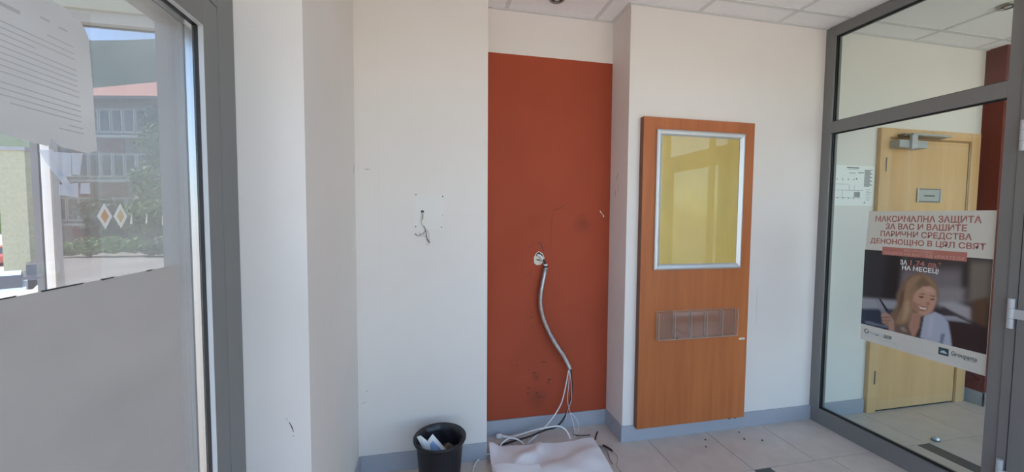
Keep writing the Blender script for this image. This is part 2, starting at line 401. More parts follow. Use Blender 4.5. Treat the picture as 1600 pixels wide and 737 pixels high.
# wall angle trims
def trim(n, g, lab): struct('trim_%d' % n, g, 'bar', lab, 'trim')
trim(1, box(XR-0.02, XP, YB-0.02, YB, H-0.002, H+0.003), 'thin white ceiling edge strip above the notice board wall')
trim(2, box(XE, XR, YN-0.02, YN, H-0.002, H+0.003), 'thin white ceiling edge strip inside the red niche')
trim(3, box(XR-0.02, XR, YB, YN-0.02, H-0.002, H+0.003), 'short ceiling edge strip on the niche right side')
trim(4, box(XP+0.06, FARX, YB-0.02, YB, H-0.002, H+0.003), 'ceiling edge strip in the room behind the partition')

# ------------------------------------------------------------------ baseboards
T = 0.012
def bb(name, g, lab): struct('baseboard_'+name, g, 'base', lab, 'baseboard', bevel=0.0015)
bb('back', box(XA, XE, YB-T, YB, 0, BH), 'blue-grey baseboard behind the waste bin')
bb('pier', box(XA, XA+T, YA, YB-T, 0, BH), 'blue-grey baseboard along the side of the white pier')
bb('left', box(XF+0.004, XA+T, YA-T, YA, 0, BH), 'blue-grey baseboard at the foot of the pier front')
bb('niche', box(XE, XR, YN-T, YN-0.002, 0, BH), 'blue-grey baseboard under the red niche wall')
bb('niche_side', box(XR-T, XR, YB, YN-T, 0, BH), 'blue-grey baseboard on the niche right return')
bb('right', box(XR-T, XP, YB-T, YB, 0, BH), 'blue-grey baseboard under the wooden notice board')
bb('far', box(XP+0.06, 3.175, YB-T, YB, 0, BH), 'blue-grey baseboard seen through the glass beside the beech door')
bb('far_corner', box(4.168, FARX, YB-T, YB, 0, BH), 'short baseboard between beech door and red pier')
bb('far_red', box(FARX-T, FARX, 2.09, YB-T, 0, BH), 'grey baseboard on the dark red pier')
bb('far_red_front', box(FARX-T, FARX+0.45, 2.096, 2.108, 0, BH), 'grey baseboard on the front of the dark red pier')

# ------------------------------------------------------------------ left glazed door
def K(y, z, X):     # points measured on the plane x=-0.62, moved to another glass plane along the sight line
    k = X/-0.62; return y*k, EYE+(z-EYE)*k
d1 = thing('door_1', (-0.62, 0.75, 0), 'grey aluminium glazed door at the left with double glazing', 'door', kind='structure')
fr = mesh('door_frame', G().box(-0.66, XF, 1.278, YA, 0, 2.125).box(-0.66, XF, 0.20, 1.278, 2.040, 2.125).box(-0.66, XF, 0.20, 0.26, 0, 2.04), 'alu', d1, bevel=0.001)
mesh('seam_seal', G().box(-0.65, XF-0.004, 1.2752, 1.278, 0, 2.04).box(-0.65, XF-0.004, 0.26, 1.2752, 2.0368, 2.04), 'rubber', d1)
SY, SZ = 1.203, 1.954
st = mesh('stile', box(-0.655, XF, SY, 1.2750, 0.005, 2.0365), 'alu', d1, bevel=0.0008)
mesh('stile', box(-0.655, XF, 0.265, 0.34, 0.005, 2.0365), 'alu', d1, bevel=0.0008)
mesh('top_rail', box(-0.655, XF, 0.34, SY, SZ, 2.0365), 'alu', d1, bevel=0.0008)
mesh('bottom_rail', box(-0.655, XF, 0.34, SY, 0.005, 0.20), 'alu', d1, bevel=0.0008)
def ring(x0, x1, d0, d1_, name, m):
    """strip lining the glass opening: between insets d0 (outer) and d1_ (inner)"""
    a0, a1, b0, b1 = 0.34, SY, 0.20, SZ
    g = G().box(x0, x1, a1-d1_, a1-d0, b0+d1_, b1-d1_).box(x0, x1, a0+d0, a0+d1_, b0+d1_, b1-d1_)
    g.box(x0, x1, a0+d0, a1-d0, b1-d1_, b1-d0).box(x0, x1, a0+d0, a1-d0, b0+d0, b0+d1_)
    return mesh(name, g, m, d1)
ring(-0.6025, XF+0.0005, 0.0, 0.002, 'lit_sash_lip', 'alu_lt')  # sash lip lined in paler grey, the light on that face painted in
ring(-0.6125, -0.6025, 0.0, 0.0025, 'inner_gasket', 'rubber')
ring(-0.6330, -0.6165, 0.0, 0.0025, 'spacer_bar', 'spacer')
ring(-0.6480, -0.6375, 0.0, 0.0025, 'outer_gasket', 'alu_dk')
ring(-0.7000, -0.6480, 0.0, 0.0030, 'outer_bead', 'alu')
mesh('glass_pane', box(-0.6165, -0.6130, 0.342, SY-0.001, 0.202, SZ-0.001), 'glass_door', d1)
mesh('glass_pane', box(-0.6370, -0.6335, 0.342, SY-0.001, 0.202, SZ-0.001), 'glass_door', d1)

# grey foil on the lower half of the pane, with a hand-cut right edge and small chips along the top
XG = -0.6122
foil = []
for i in range(0, 41):
    z = 0.21 + (1.3265-0.21)*i/40; foil.append((1.1025+0.0016*math.sin(i*2.1)+random.uniform(-.0008, .0008), z))
top = []
for i in range(1, 60):
    y = 1.1025 - (1.1025-0.345)*i/60; top.append((y, 1.3265-0.0002*i/60*10))
g = G().prism([(XG, y, z) for y, z in [(0.345, 0.21)] + foil + top + [(0.345, 1.3265)]], (0.0004, 0, 0))
ff = tag(mesh('window_foil', g, 'film'), 'plain grey foil covering the lower half of the left door glass', 'foil')
g = G()
for y0, y1 in ((0.99, 1.012), (0.87, 0.905), (0.755, 0.835), (0.62, 0.72), (0.52, 0.60)):
    mesh('dark_edge', G().prism([(XG+0.0004, y0, 1.3270), (XG+0.0004, y1, 1.3270), (XG+0.0004, y1-0.004, 1.3246), (XG+0.0004, y0+0.003, 1.3240)], (0.0003, 0, 0)), 'scuff', ff)

# notice stuck on the door glass
def gp(pts, X=XG):
    return [(X, *K(y, z, X)) for y, z in pts]
nb = gp([(0.60, 1.575), (0.700, 1.569), (0.79, 1.562), (0.800, 1.578), (0.812, 1.5655), (0.868, 1.562), (0.888, 1.570), (0.8865, 1.60), (0.8845, 1.70), (0.881, 1.775), (0.874, 1.789), (0.862, 1.800), (0.838, 1.807), (0.60, 1.815)])
no = thing('notice_sheet', nb[0], 'white typed notice sheet taped high on the left door glass', 'notice')
mesh('paper', G().prism(nb, (0.0004, 0, 0)), 'notice', no)
g = G()
def inkline(y0, y1, z, h=0.0019):
    q = gp([(y0, z), (y1, z), (y1, z+h), (y0, z+h)], XG+0.0005); g.prism(q, (0.0002, 0, 0))
inkline(0.70, 0.758, 1.757, 0.006); inkline(0.79, 0.806, 1.768, 0.004); inkline(0.822, 0.838, 1.767, 0.003)
inkline(0.80, 0.848, 1.745)
zz = 1.7335
for a, b in ((0.62, 0.85), (0.62, 0.85), None or (0.62, 0.78), (0.62, 0.853), (0.62, 0.853), (0.62, 0.853), (0.62, 0.852), (0.62, 0.855), (0.72, 0.855)):
    inkline(a, b, zz); zz -= 0.0093
zz -= 0.006
for a, b in ((0.62, 0.857), (0.62, 0.857), (0.62, 0.857), (0.735, 0.857)):
    inkline(a, b, zz); zz -= 0.0093
inkline(0.832, 0.860, 1.6045); inkline(0.814, 0.861, 1.5955)
mesh('typed_text', g, 'inkpale', no)['kind'] = 'stuff'
# pale translucent blotches on the door glass
for pts, lab in (([(0.802, 1.555), (0.833, 1.557), (0.831, 1.517), (0.806, 1.513)], 'pale hazy blotch just under the notice sheet'),
                 ([(0.834, 1.558), (0.856, 1.560), (0.848, 1.520), (0.834, 1.520)], 'narrow pale blotch right under the notice corner'),
                 ([(0.808, 1.500), (0.844, 1.506), (0.843, 1.480), (0.807, 1.482)], 'small whitish blotch left of the square one'),
                 ([(0.850, 1.506), (0.868, 1.508), (0.869, 1.487), (0.847, 1.487)], 'small square whitish blotch above the diamond stickers'),
                 ([(0.775, 1.553), (0.800, 1.558), (0.806, 1.530), (0.822, 1.512), (0.836, 1.492), (0.826, 1.487), (0.806, 1.512), (0.79, 1.53)], 'ragged diagonal pale blotch on the glass')):
    tag(mesh('pale_blotch', G().prism(gp(pts, XG-0.0002), (0.0003, 0, 0)), 'blotch'), lab, 'blotch', 'pale blotches under the notice')
for y, m, c in ((0.899, 'diamond_o', 'orange'), (0.938, 'diamond_y', 'yellow')):
    z = 1.446; q = gp([(y-0.0175, z), (y, z-0.025), (y+0.0175, z), (y, z+0.025)])
    s = thing('diamond_sticker', q[1], 'white diamond sticker with %s centre on the left door glass' % c, 'sticker', 'diamond stickers')
    mesh('sticker_border', G().prism(q, (0.0004, 0, 0)), 'poster_white', s)
    q = gp([(y-0.0095, z), (y, z-0.0140), (y+0.0095, z), (y, z+0.0140)], XG+0.0004)
    mesh('sticker_centre', G().prism(q, (0.0002, 0, 0)), m, s)
for y, z, h, lab in ((0.966, 1.429, 0.022, 'short white glue mark right of the diamond stickers'), (1.011, 1.430, 0.022, 'second white glue mark further right of the stickers'), (1.0625, 1.425, 0.022, 'thin white scratch nearest the door frame')):
    wd = 0.0035 if h and y < 1.05 else 0.0008
    tag(mesh('glue_mark', G().prism(gp([(y-wd, z), (y+wd*0.6, z), (y+wd*0.9, z+h), (y+wd*0.5, z+h)]), (0.0003, 0, 0)), 'poster_white'), lab, 'mark', 'glue marks on the door glass')

# ------------------------------------------------------------------ glass partition on the right
w1 = thing('window_1', (2.71, 1.7, 0), 'tall glazed partition in grey aluminium frame at the right', 'partition', kind='structure')
X0, X1 = XP, 2.745
mesh('frame_stile', box(X0, X1, 2.160, YB, 0, H), 'alu', w1, bevel=0.001)
mesh('top_rail', box(X0, X1, -0.2, 2.160, 2.684, H), 'alu', w1, bevel=0.001)
mesh('bottom_rail', box(X0, X1, 1.335, 2.160, 0, 0.108), 'alu', w1, bevel=0.001)
mesh('transom', box(X0, X1, 1.335, 2.160, 2.032, 2.110), 'alu', w1, bevel=0.001)
mesh('post', box(X0, X1, 1.285, 1.335, 0, 2.684), 'alu', w1, bevel=0.001)
mesh('door_jamb', box(X0-0.006, X1, 1.2520, 1.285, 0, 2.684), 'alu', w1, bevel=0.001)
for a, b, c, d in ((1.335, 2.160, 0.108, 2.032), (1.335, 2.160, 2.110, 2.684)):
    t = 0.006
    mesh('gasket', G().box(2.6975, 2.705, b-t, b, c, d).box(2.6975, 2.705, a, a+t, c, d).box(2.6975, 2.705, a+t, b-t, d-t, d).box(2.6975, 2.705, a+t, b-t, c, c+t), 'rubber', w1)
    mesh('gasket', G().box(2.712, 2.720, b-t, b, c, d).box(2.712, 2.720, a, a+t, c, d).box(2.712, 2.720, a+t, b-t, d-t, d).box(2.712, 2.720, a+t, b-t, c, c+t), 'rubber', w1)
    mesh('glass_pane', box(2.7055, 2.7115, a+0.001, b-0.001, c+0.001, d-0.001), 'glass', w1)
# hinged leaf beside the post
d3 = thing('door_3', (2.71, 0.8, 0), 'grey aluminium glazed door leaf at the right picture edge', 'door', kind='structure')
mesh('stile', box(X0-0.010, X1-0.01, 1.150, 1.2475, 0.008, 2.05), 'alu', d3, bevel=0.001)
mesh('stile', box(X0-0.010, X1-0.01, 0.30, 0.39, 0.008, 2.05), 'alu', d3, bevel=0.001)
mesh('top_rail', box(X0-0.010, X1-0.01, 0.39, 1.150, 1.96, 2.05), 'alu', d3, bevel=0.001)
mesh('bottom_rail', box(X0-0.010, X1-0.01, 0.39, 1.150, 0.008, 0.12), 'alu', d3, bevel=0.001)
mesh('glass_pane', box(2.700, 2.706, 0.391, 1.149, 0.121, 1.959), 'glass', d3)
for z in (0.235, 1.012, 1.838):
    hg = mesh('hinge', G().lathe((X0-0.019, 1.2640, z-0.070), [(0.0115, 0), (0.0115, 0.045)], 20).lathe((X0-0.019, 1.2640, z-0.0235), [(0.0115, 0), (0.0115, 0.047)], 20).lathe((X0-0.019, 1.2640, z+0.025), [(0.0115, 0), (0.0115, 0.045)], 20), 'alu_lt', d3)
    mesh('hinge_plate', box(X0-0.020, X0-0.010, 1.205, 1.2640, z-0.022, z+0.022), 'alu_lt', hg)
w3 = thing('window_3', (2.71, -0.5, 0), 'glazed side panel beyond the door leaf of the partition', 'partition', kind='structure')
mesh('frame_panel', G().box(X0, X1, 0.24, 0.296, 0, 2.684).box(X0, X1, YF, 0.24, 0, 0.1).box(X0, X1, 0.296, 1.252, 2.06, 2.13).box(X0, X1, YF, -0.2, 2.684, H), 'alu', w3)
mesh('glass_pane', box(2.706, 2.712, YF, 0.24, 0.1, 2.684), 'glass', w3)

# glazed street front behind the camera
w2 = thing('window_2', (2.8, YF, 0), 'glazed street front of the lobby opposite the red niche', 'window', kind='structure')
for x in (-0.56, 0.55, 1.66, 2.714, 3.85, 4.95, 6.12):
    mesh('mullion', box(x-0.03, x+0.03, YF-0.06, YF, 0, 2.75), 'alu', w2)
mesh('sill_rail', box(-0.66, XRIGHT, YF-0.06, YF, -0.02, 0.08), 'alu', w2)
mesh('head_rail', box(-0.66, XRIGHT, YF-0.06, YF, 2.66, 2.86), 'alu', w2)
for a, b in zip((-0.56, 0.55, 1.66, 2.714, 3.85, 4.95), (0.55, 1.66, 2.714, 3.85, 4.95, 6.12)):
    mesh('glass_pane', box(a+0.03, b-0.03, YF-0.034, YF-0.028, 0.08, 2.66), 'glass_clear', w2)

# ------------------------------------------------------------------ wooden notice board
bx0, bx1, bz0, bz1, byf = 1.288, 2.093, 0.094, 2.072, 2.182
nb = thing('notice_board', (1.69, YB, bz0), 'tall cherry wood wall panel with an empty silver poster frame', 'notice board')
mesh('board_panel', box(bx0, bx1, byf, YB-0.0005, bz0, bz1), 'board', nb, bevel=0.0012)
mesh('edge_band', G().box(bx0-0.0012, bx0, byf+0.0015, YB-0.0005, bz0+0.001, bz1-0.001), 'board_edge', nb)
for x in (1.990, 2.035):
    mesh('peg', G().lathe((x, 2.2, bz0-0.012), [(0.007, 0), (0.009, 0.004), (0.009, 0.013)], 12), 'black', nb)
# snap frame (hangs on the board)
fx0, fx1, fz0, fz1, ft, fy = 1.375, 2.012, 1.119, 1.997, 0.036, 2.164
sf = mesh('poster_frame', box(fx0+0.002, fx1-0.002, byf-0.0022, byf-0.0002, fz0+0.002, fz1-0.002), 'alu', nb); sf['label'] = 'silver snap frame holding a blank gold sheet'
def rail(p0, p1, inn):
    """mitred profile between corners p0,p1 (x,z); inn = inward direction"""
    a0 = Vector((p0[0], 0, p0[1])); a1 = Vector((p1[0], 0, p1[1])); d = (a1-a0).normalized(); n = Vector((inn[0], 0, inn[1]))
    prof = [(0.0, byf-0.0005), (0.0, fy+0.006), (0.008, fy), (0.014, fy-0.001), (ft-0.010, fy+0.003), (ft, fy+0.010), (ft, byf-0.0005)]
    g = G(); k = len(prof)
    for (q, s) in ((a0, 1), (a1, -1)):
        for t, y in prof:
            v = q + n*t + d*(s*t); g.v.append((v.x, y, v.z))
    for i in range(k-1): g.f.append((i, i+1, k+i+1, k+i)); g.m.append(0)
    g.f.append(tuple(range(k))); g.m.append(0); g.f.append(tuple(range(2*k-1, k-1, -1))); g.m.append(0)
    return mesh('frame_rail', g, 'silver', sf)
e = 0.0006
rail((fx0, fz0+e), (fx0, fz1-e), (1, 0)); rail((fx1, fz0+e), (fx1, fz1-e), (-1, 0)); rail((fx0+e, fz1), (fx1-e, fz1), (0, -1)); rail((fx0+e, fz0), (fx1-e, fz0), (0, 1))
# slightly wavy gold sheet
g = G(); nx, nz = 26, 36
for j in range(nz+1):
    for i in range(nx+1):
        u, v = i/nx, j/nz
        wv = 0.0016*math.sin(6.5*u+2.0*v)*math.sin(3.1*v+1.0) + 0.0022*math.exp(-((u-0.45-0.25*v)/0.05)**2-((v-0.10)/0.12)**2) + 0.0014*math.exp(-((u-0.25-0.8*v)/0.10)**2-((v-0.02)/0.05)**2)
        g.v.append((fx0+ft-0.006+u*(fx1-fx0-2*ft+0.012), byf-0.0042-0.6*wv, fz0+ft-0.006+v*(fz1-fz0-2*ft+0.012)))
for j in range(nz):
    for i in range(nx):
        a = j*(nx+1)+i; g.f.append((a, a+1, a+nx+2, a+nx+1)); g.m.append(0)
mesh('gold_sheet', g, 'gold', sf, smooth=True)
mesh('cover_sheet', box(fx0+ft-0.004, fx1-ft+0.004, byf-0.0085, byf-0.0078, fz0+ft-0.004, fz1-ft+0.004), 'cover', sf)
# acrylic leaflet holder
hx0, hx1, hz0, hz1 = 1.4065, 1.988, 0.676, 0.852
hy0, hy1 = byf-0.034, byf-0.001
lh = thing('leaflet_holder', ((hx0+hx1)/2, byf, hz0), 'empty clear acrylic leaflet holder with five pockets on the wooden panel', 'leaflet holder')
mesh('back_plate', box(hx0, hx1, hy1-0.003, hy1, hz0, hz1), 'acryl', lh)
for k in range(5):
    a = hx0+(hx1-hx0)*k/5; b = hx0+(hx1-hx0)*(k+1)/5
    mesh('pocket_front', box(a+0.003, b-0.003, hy0, hy0+0.0025, hz0+0.004, hz1-0.006), 'acryl', lh)
for k in range(6):
    x = hx0+(hx1-hx0)*k/5
    mesh('divider', G().box(x-0.0018, x+0.0018, hy0, hy0+0.004, hz0, hz1-0.004).box(x-0.0018, x+0.0018, hy1-0.007, hy1-0.003, hz0, hz1), 'acryl_lit', lh)
    mesh('divider_web', box(x-0.0015, x+0.0015, hy0+0.004, hy1-0.007, hz0, hz1-0.002), 'acryl', lh)
mesh('base_strip', box(hx0, hx1, hy0, hy1-0.003, hz0-0.004, hz0), 'acryl_lit', lh)
mesh('top_edge', box(hx0, hx1, hy1-0.0045, hy1-0.0005, hz1, hz1+0.0015), 'acryl_lit', lh)
for k in (0, 2, 4):
    x = hx0+(hx1-hx0)*(k+0.42)/5
    mesh('screw', G().lathe((x, hy1-0.0050, hz1-0.040), [(0.0028, 0), (0.0028, 0.002)], 10, (0, 1, 0)), 'acryl_lit', lh)
for x, r in ((1.437, 0.004), (1.545, 0.006)):
    mesh('dust_lump', G().lathe((x, hy0+0.015, hz0), [(r, 0), (r*1.3, 0.002), (r*0.5, 0.005)], 7), 'scuff', lh)
pl = thing('label_plate', (2.052, byf, 0.631), 'tiny white label plate at the right edge of the wooden panel', 'label')
mesh('plate', box(2.029, 2.073, byf-0.002, byf-0.0002, 0.633, 0.6445), 'white', pl)
mesh('lettering', box(2.036, 2.066, byf-0.0024, byf-0.002, 0.6375, 0.6395), 'ink', pl)

# ------------------------------------------------------------------ beech door behind the partition
d2 = thing('door_2', (3.67, YB, 0), 'beech veneer office door seen through the glass partition', 'door', kind='structure')
fyd = YB-0.028
mesh('door_frame', G().box(3.180, 3.262, fyd, YB-0.001, 0, 2.108).box(4.072, 4.165, fyd, YB-0.001, 0, 2.108).box(3.262, 4.072, fyd, YB-0.001, 2.046, 2.108), 'beech', d2, bevel=0.0015)
mesh('frame_reveal', G().box(4.056, 4.0715, fyd+0.004, YB-0.001, 0, 2.045).box(3.2625, 4.056, fyd+0.004, YB-0.001, 2.036, 2.0455), 'beech_dk', d2)
lf = mesh('door_leaf', box(3.2640, 4.054, YB-0.020, YB-0.001, 0.012, 2.034), 'beech', d2)
mesh('floor_gap', box(3.2640, 4.054, YB-0.016, YB-0.001, 0.0005, 0.0115), 'hole', d2)
for z in (0.27, 1.845):
    mesh('hinge', G().lathe((3.237, fyd-0.003, z-0.05), [(0.005, 0), (0.005, 0.1)], 12), 'lamp_ring', d2)
dc = mesh('door_closer', box(3.262, 3.53, 2.135, YB-0.020, 1.962, 2.016), 'closer', d2, bevel=0.004)
mesh('closer_arm', G().box(3.36, 3.72, 2.118, 2.150, 2.048, 2.062), 'closer', dc, bevel=0.002)
mesh('closer_rail', G().box(3.33, 3.73, 2.150, fyd, 2.046, 2.064), 'alu_dk', dc)
mesh('closer_pivot', G().box(3.355, 3.405, 2.120, 2.136, 1.955, 2.050).lathe((3.38, 2.135, 1.945), [(0.010, 0), (0.010, 0.02)], 12), 'alu_lt', dc)
npt = mesh('name_plate', G().box(3.555, 3.790, YB-0.0245, YB-0.0205, 1.578, 1.680), 'alu_dk', d2, bevel=0.001)
mesh('plate_face', box(3.570, 3.775, YB-0.0260, YB-0.0246, 1.587, 1.671), 'closer', npt)
mesh('plate_side', G().box(3.553, 3.567, YB-0.0275, YB-0.0246, 1.576, 1.682).box(3.778, 3.792, YB-0.0275, YB-0.0246, 1.576, 1.682), 'steel', npt)
mesh('plate_lettering', box(3.620, 3.725, YB-0.0264, YB-0.0260, 1.622, 1.630), 'inkblack', npt)

# evacuation plan sheet on the far wall
ev = thing('floor_plan_sheet', (2.98, YB, 1.543), 'white printed floor plan sheet on the wall beside the beech door', 'notice')
mesh('paper', box(2.782, 3.172, YB-0.002, YB-0.0003, 1.545, 1.832), 'poster_white', ev)
g = G(); g2 = G(); g3 = G()
def pl_(gg, x0, x1, z0, z1): gg.box(x0, x1, YB-0.0026, YB-0.002, z0, z1)
pl_(g2, 2.915, 3.025, 1.813, 1.819); pl_(g, 2.925, 3.015, 1.803, 1.806); pl_(g, 2.94, 2.995, 1.776, 1.781)
for k in range(14): pl_(g3, 3.078, 3.078+0.05+0.022*((k*5) % 3)/2, 1.683+k*0.0088, 1.6905+k*0.0088)
pl_(g, 3.02, 3.07, 1.778, 1.786)
for z, a, b in ((1.696, 2.815, 2.935), (1.653, 2.815, 3.07), (1.600, 2.80, 3.055)): pl_(g, a, b, z, z+0.0028)
for x, a, b in ((2.815, 1.600, 1.696), (2.885, 1.600, 1.653), (2.945, 1.653, 1.696), (3.03, 1.6, 1.653), (2.99, 1.653, 1.69)): pl_(g, x, x+0.0025, a, b)
for x in (2.83, 2.88, 2.93, 2.98): pl_(g2, x, x+0.006, 1.727, 1.737)
for x in (2.84, 2.89, 2.94, 2.985): pl_(g2, x, x+0.006, 1.594, 1.602)
pl_(g2, 3.003, 3.012, 1.733, 1.743); pl_(g2, 3.085, 3.094, 1.563, 1.571); pl_(g3, 2.99, 3.045, 1.607, 1.643)
for k in range(8): pl_(g, 3.10, 3.10+0.03+0.01*(k % 3), 1.585+k*0.011, 1.5875+k*0.011)
for o_ in (mesh('printed_plan', g, 'ink', ev), mesh('printed_symbols', g2, 'inkblack', ev), mesh('printed_text', g3, 'ink', ev)): o_['kind'] = 'stuff'

# door stop on the far floor
ds = thing('door_stop', (3.24, 1.827, 0), 'small steel dome door stop on the floor behind the glass', 'door stop')
mesh('dome', G().lathe((3.24, 1.827, 0), [(0.021, 0), (0.021, 0.012), (0.018, 0.022), (0.010, 0.029), (0.002, 0.031)], 20), 'steel', ds, smooth=True)
mesh('rubber_ring', G().lathe((3.24, 1.827, 0.002), [(0.023, 0), (0.023, 0.006)], 20), 'alu_dk', ds)

# recessed downlights
def downlight(x, y, lab):
    t = thing('downlight', (x, y, H), lab, 'ceiling light', 'recessed downlights')
    mesh('trim_ring', G().lathe((x, y, H+0.002), [(0.034, 0.0), (0.034, -0.010), (0.040, -0.013), (0.046, -0.010), (0.048, 0.0)], 32, cap=False), 'lamp_ring', t, smooth=True)
    mesh('reflector', G().lathe((x, y, H-0.0005), [(0.034, 0.0), (0.028, -0.004), (0.010, -0.006)], 24), 'lamp_dark', t, smooth=True)
    mesh('bulb', G().lathe((x, y, H-0.0065), [(0.016, 0.0), (0.014, -0.004), (0.004, -0.006)], 16), 'alu_lt', t, smooth=True)
downlight(0.745, 2.262, 'dark recessed downlight in the ceiling above the red niche')
downlight(3.44, 1.735, 'recessed downlight in the far room above the partition door post')

# ------------------------------------------------------------------ poster on the partition glass
PX = 2.7035
po = thing('poster', (PX, 1.64, 0.675), 'bank insurance advert poster with smiling woman stuck on partition glass', 'poster')
def pbox(name, y0, y1, z0, z1, m, d=0.0002, t=0.0003, parent=po): return mesh(name, box(PX-d-t, PX-d, min(y0, y1), max(y0, y1), z0, z1), m, parent)
mesh('poster_sheet', G().prism([(PX, 1.9235, 0.680), (PX, 1.352, 0.672), (PX, 1.352, 1.4965), (PX, 1.912, 1.4975), (PX, 1.9225, 1.26)], (0.0008, 0, 0)), 'poster', po)
def text(name, body, y0, y1, zb, zt, m, bold=0.012, parent=po, d=0.0009, sq=None):
    """flat lettering facing -x, from y0 (left) to y1 (right), baseline zb, cap top zt"""
    c = bpy.data.curves.new('lettering_curve', 'FONT'); c.body = body; c.offset = bold; c.resolution_u = 2; c.fill_mode = 'FRONT'
    o = bpy.data.objects.new('lettering_curve', c); COL.objects.link(o); bpy.context.view_layer.update()
    me = bpy.data.meshes.new_from_object(o.evaluated_get(bpy.context.evaluated_depsgraph_get()))
    bpy.data.objects.remove(o); bpy.data.curves.remove(c)
    co = np.empty(len(me.vertices)*3); me.vertices.foreach_get('co', co); co = co.reshape(-1, 3)
    xa, xb = co[:, 0].min(), co[:, 0].max(); cap = 0.70
    b = BASE[parent.name]
    n = np.empty_like(co); n[:, 1] = y0+(co[:, 0]-xa)/(xb-xa)*(y1-y0)-b.y; n[:, 2] = zb+co[:, 1]/cap*(zt-zb)-b.z; n[:, 0] = PX-d-b.x
    me.vertices.foreach_set('co', n.ravel()); me.name = name; me.materials.clear(); me.materials.append(MT[m])
    me.update()
    o = bpy.data.objects.new(name, me); COL.objects.link(o); o.parent = parent; BASE[o.name] = b
    return o
text('headline', 'МАКСИМАЛНА ЗАЩИТА', 1.874, 1.402, 1.434, 1.468, 'poster_red', 0.022)
text('headline', 'ЗА ВАС И ВАШИТЕ', 1.817, 1.454, 1.3905, 1.4225, 'poster_red', 0.022)
text('headline', 'ПАРИЧНИ СРЕДСТВА', 1.842, 1.433, 1.346, 1.377, 'poster_red', 0.022)
text('headline', 'ДЕНОНОЩНО В ЦЯЛ СВЯТ', 1.896, 1.380, 1.301, 1.3300, 'poster_red', 0.022)

# photo print: soft painted shapes on a fine grid with colour per vertex
AY0, AY1, AZ0, AZ1 = 1.9245, 1.3535, 1.2565, 0.780
GW, GH = 230, 190
uu_, vv_ = np.meshgrid(np.linspace(0, 1, GW), np.linspace(0, 1, GH))
img = np.zeros((GH, GW, 3)); img[:] = lin((52, 50, 54))
def blur(a, k):
    for _ in range(2):
        for ax in (0, 1):
            p_ = np.pad(a, [(k, k) if i == ax else (0, 0) for i in range(a.ndim)], mode='edge'); c_ = np.cumsum(p_, axis=ax)
            z_ = np.zeros_like(np.take(c_, [0], axis=ax)); c_ = np.concatenate([z_, c_], axis=ax); n_ = a.shape[ax]
            a = (np.take(c_, range(2*k+1, 2*k+1+n_), axis=ax) - np.take(c_, range(0, n_), axis=ax))/(2*k+1)
    return a
def inside(pts):
    m = np.zeros((GH, GW), bool); n = len(pts)
    for i in range(n):
        x0, y0 = pts[i]; x1, y1 = pts[(i+1) % n]
        if y0 == y1: continue
        c = ((y0 > vv_) != (y1 > vv_)) & (uu_ < (x1-x0)*(vv_-y0)/(y1-y0)+x0); m ^= c
    return m.astype(float)
def paint(pts, col, k=2, op=1.0):
    global img
    a = blur(inside(pts), k)[..., None]*op if k else inside(pts)[..., None]*op
    img = img*(1-a) + np.array(lin(col))*a
paint([(.34,.10),(.82,.03),(.84,.50),(.30,.60)], (128,122,128), 9)
paint([(.22,0),(.36,0),(.33,.7),(.18,.7)], (38,34,36), 4)
paint([(.36,0),(1,0),(1,.10),(.36,.22)], (72,66,68), 8)
paint([(.84,.05),(1,.03),(1,.44),(.86,.49)], (132,122,112), 5)
paint([(.806,.03),(.856,.03),(.857,.43),(.818,.47)], (62,54,54), 3)
paint([(-.02,.65),(.36,.60),(.36,.72),(-.02,.81)], (165,168,176), 3)
paint([(-.02,.815),(.31,.72),(.34,1.02),(-.02,1.03)], (44,56,80), 3)
paint([(.038,.955),(.075,.945),(.262,.952),(.258,.977),(.045,.981)], (120,130,150), 1)
paint([(.637,.38),(.842,.335),(.829,.50),(.651,.60)], (150,145,148), 5)
paint([(.647,.545),(.759,.501),(.884,.538),(.894,.677),(.764,.631)], (178,176,180), 3)
paint([(.687,.578),(.763,.616),(.873,.677),(.775,.664),(.691,.666)], (66,60,66), 2)
paint([(.693,.681),(.784,.66),(.899,.71),(.84,.71),(.731,.729)], (170,172,180), 1)
paint([(.726,.729),(.899,.71),(1.02,.70),(1.02,1.05),(.76,1.05)], (58,44,46), 3)
paint([(.892,.459),(.995,.383),(.995,.727),(.892,.662)], (104,78,58), 3)
# figure
paint([(.321,.532),(.362,.375),(.419,.274),(.496,.224),(.574,.247),(.633,.32),(.655,.452),(.645,.50),(.631,.61),(.558,.754),(.47,.939),(.318,1.03),(.300,.864),(.27,.80),(.327,.662),(.32,.517)], (134,108,86), 2)
paint([(.40,.36),(.45,.28),(.52,.25),(.49,.33),(.44,.44),(.42,.60),(.40,.72),(.37,.66)], (178,146,114), 2, .75)
paint([(.52,.24),(.58,.26),(.635,.34),(.652,.47),(.625,.44),(.60,.36)], (172,140,108), 2, .7)
paint([(.36,.50),(.38,.45),(.385,.70),(.345,.80)], (96,74,60), 2, .8)
paint([(.461,.72),(.556,.70),(.539,.807),(.525,.983),(.463,1.006),(.437,.903)], (186,142,122), 1)
paint([(.455,.50),(.488,.44),(.533,.385),(.589,.365),(.63,.406),(.645,.50),(.638,.561),(.618,.66),(.572,.722),(.508,.715),(.452,.645)], (206,162,140), 1)
paint([(.455,.56),(.50,.60),(.52,.70),(.50,.715),(.452,.645)], (168,124,104), 2, .8)
paint([(.53,.40),(.60,.38),(.625,.43),(.56,.45)], (222,182,160), 2, .7)
paint([(.449,.423),(.50,.36),(.475,.46),(.455,.582),(.468,.704),(.437,.824),(.391,.887),(.325,.893),(.362,.702),(.40,.55)], (170,138,108), 2, .85)
paint([(.40,.60),(.43,.56),(.44,.70),(.41,.82),(.38,.86)], (204,174,142), 2, .7)
paint([(.505,.60),(.535,.615),(.585,.612),(.572,.65),(.548,.678),(.52,.668)], (158,84,76), 1, .8)
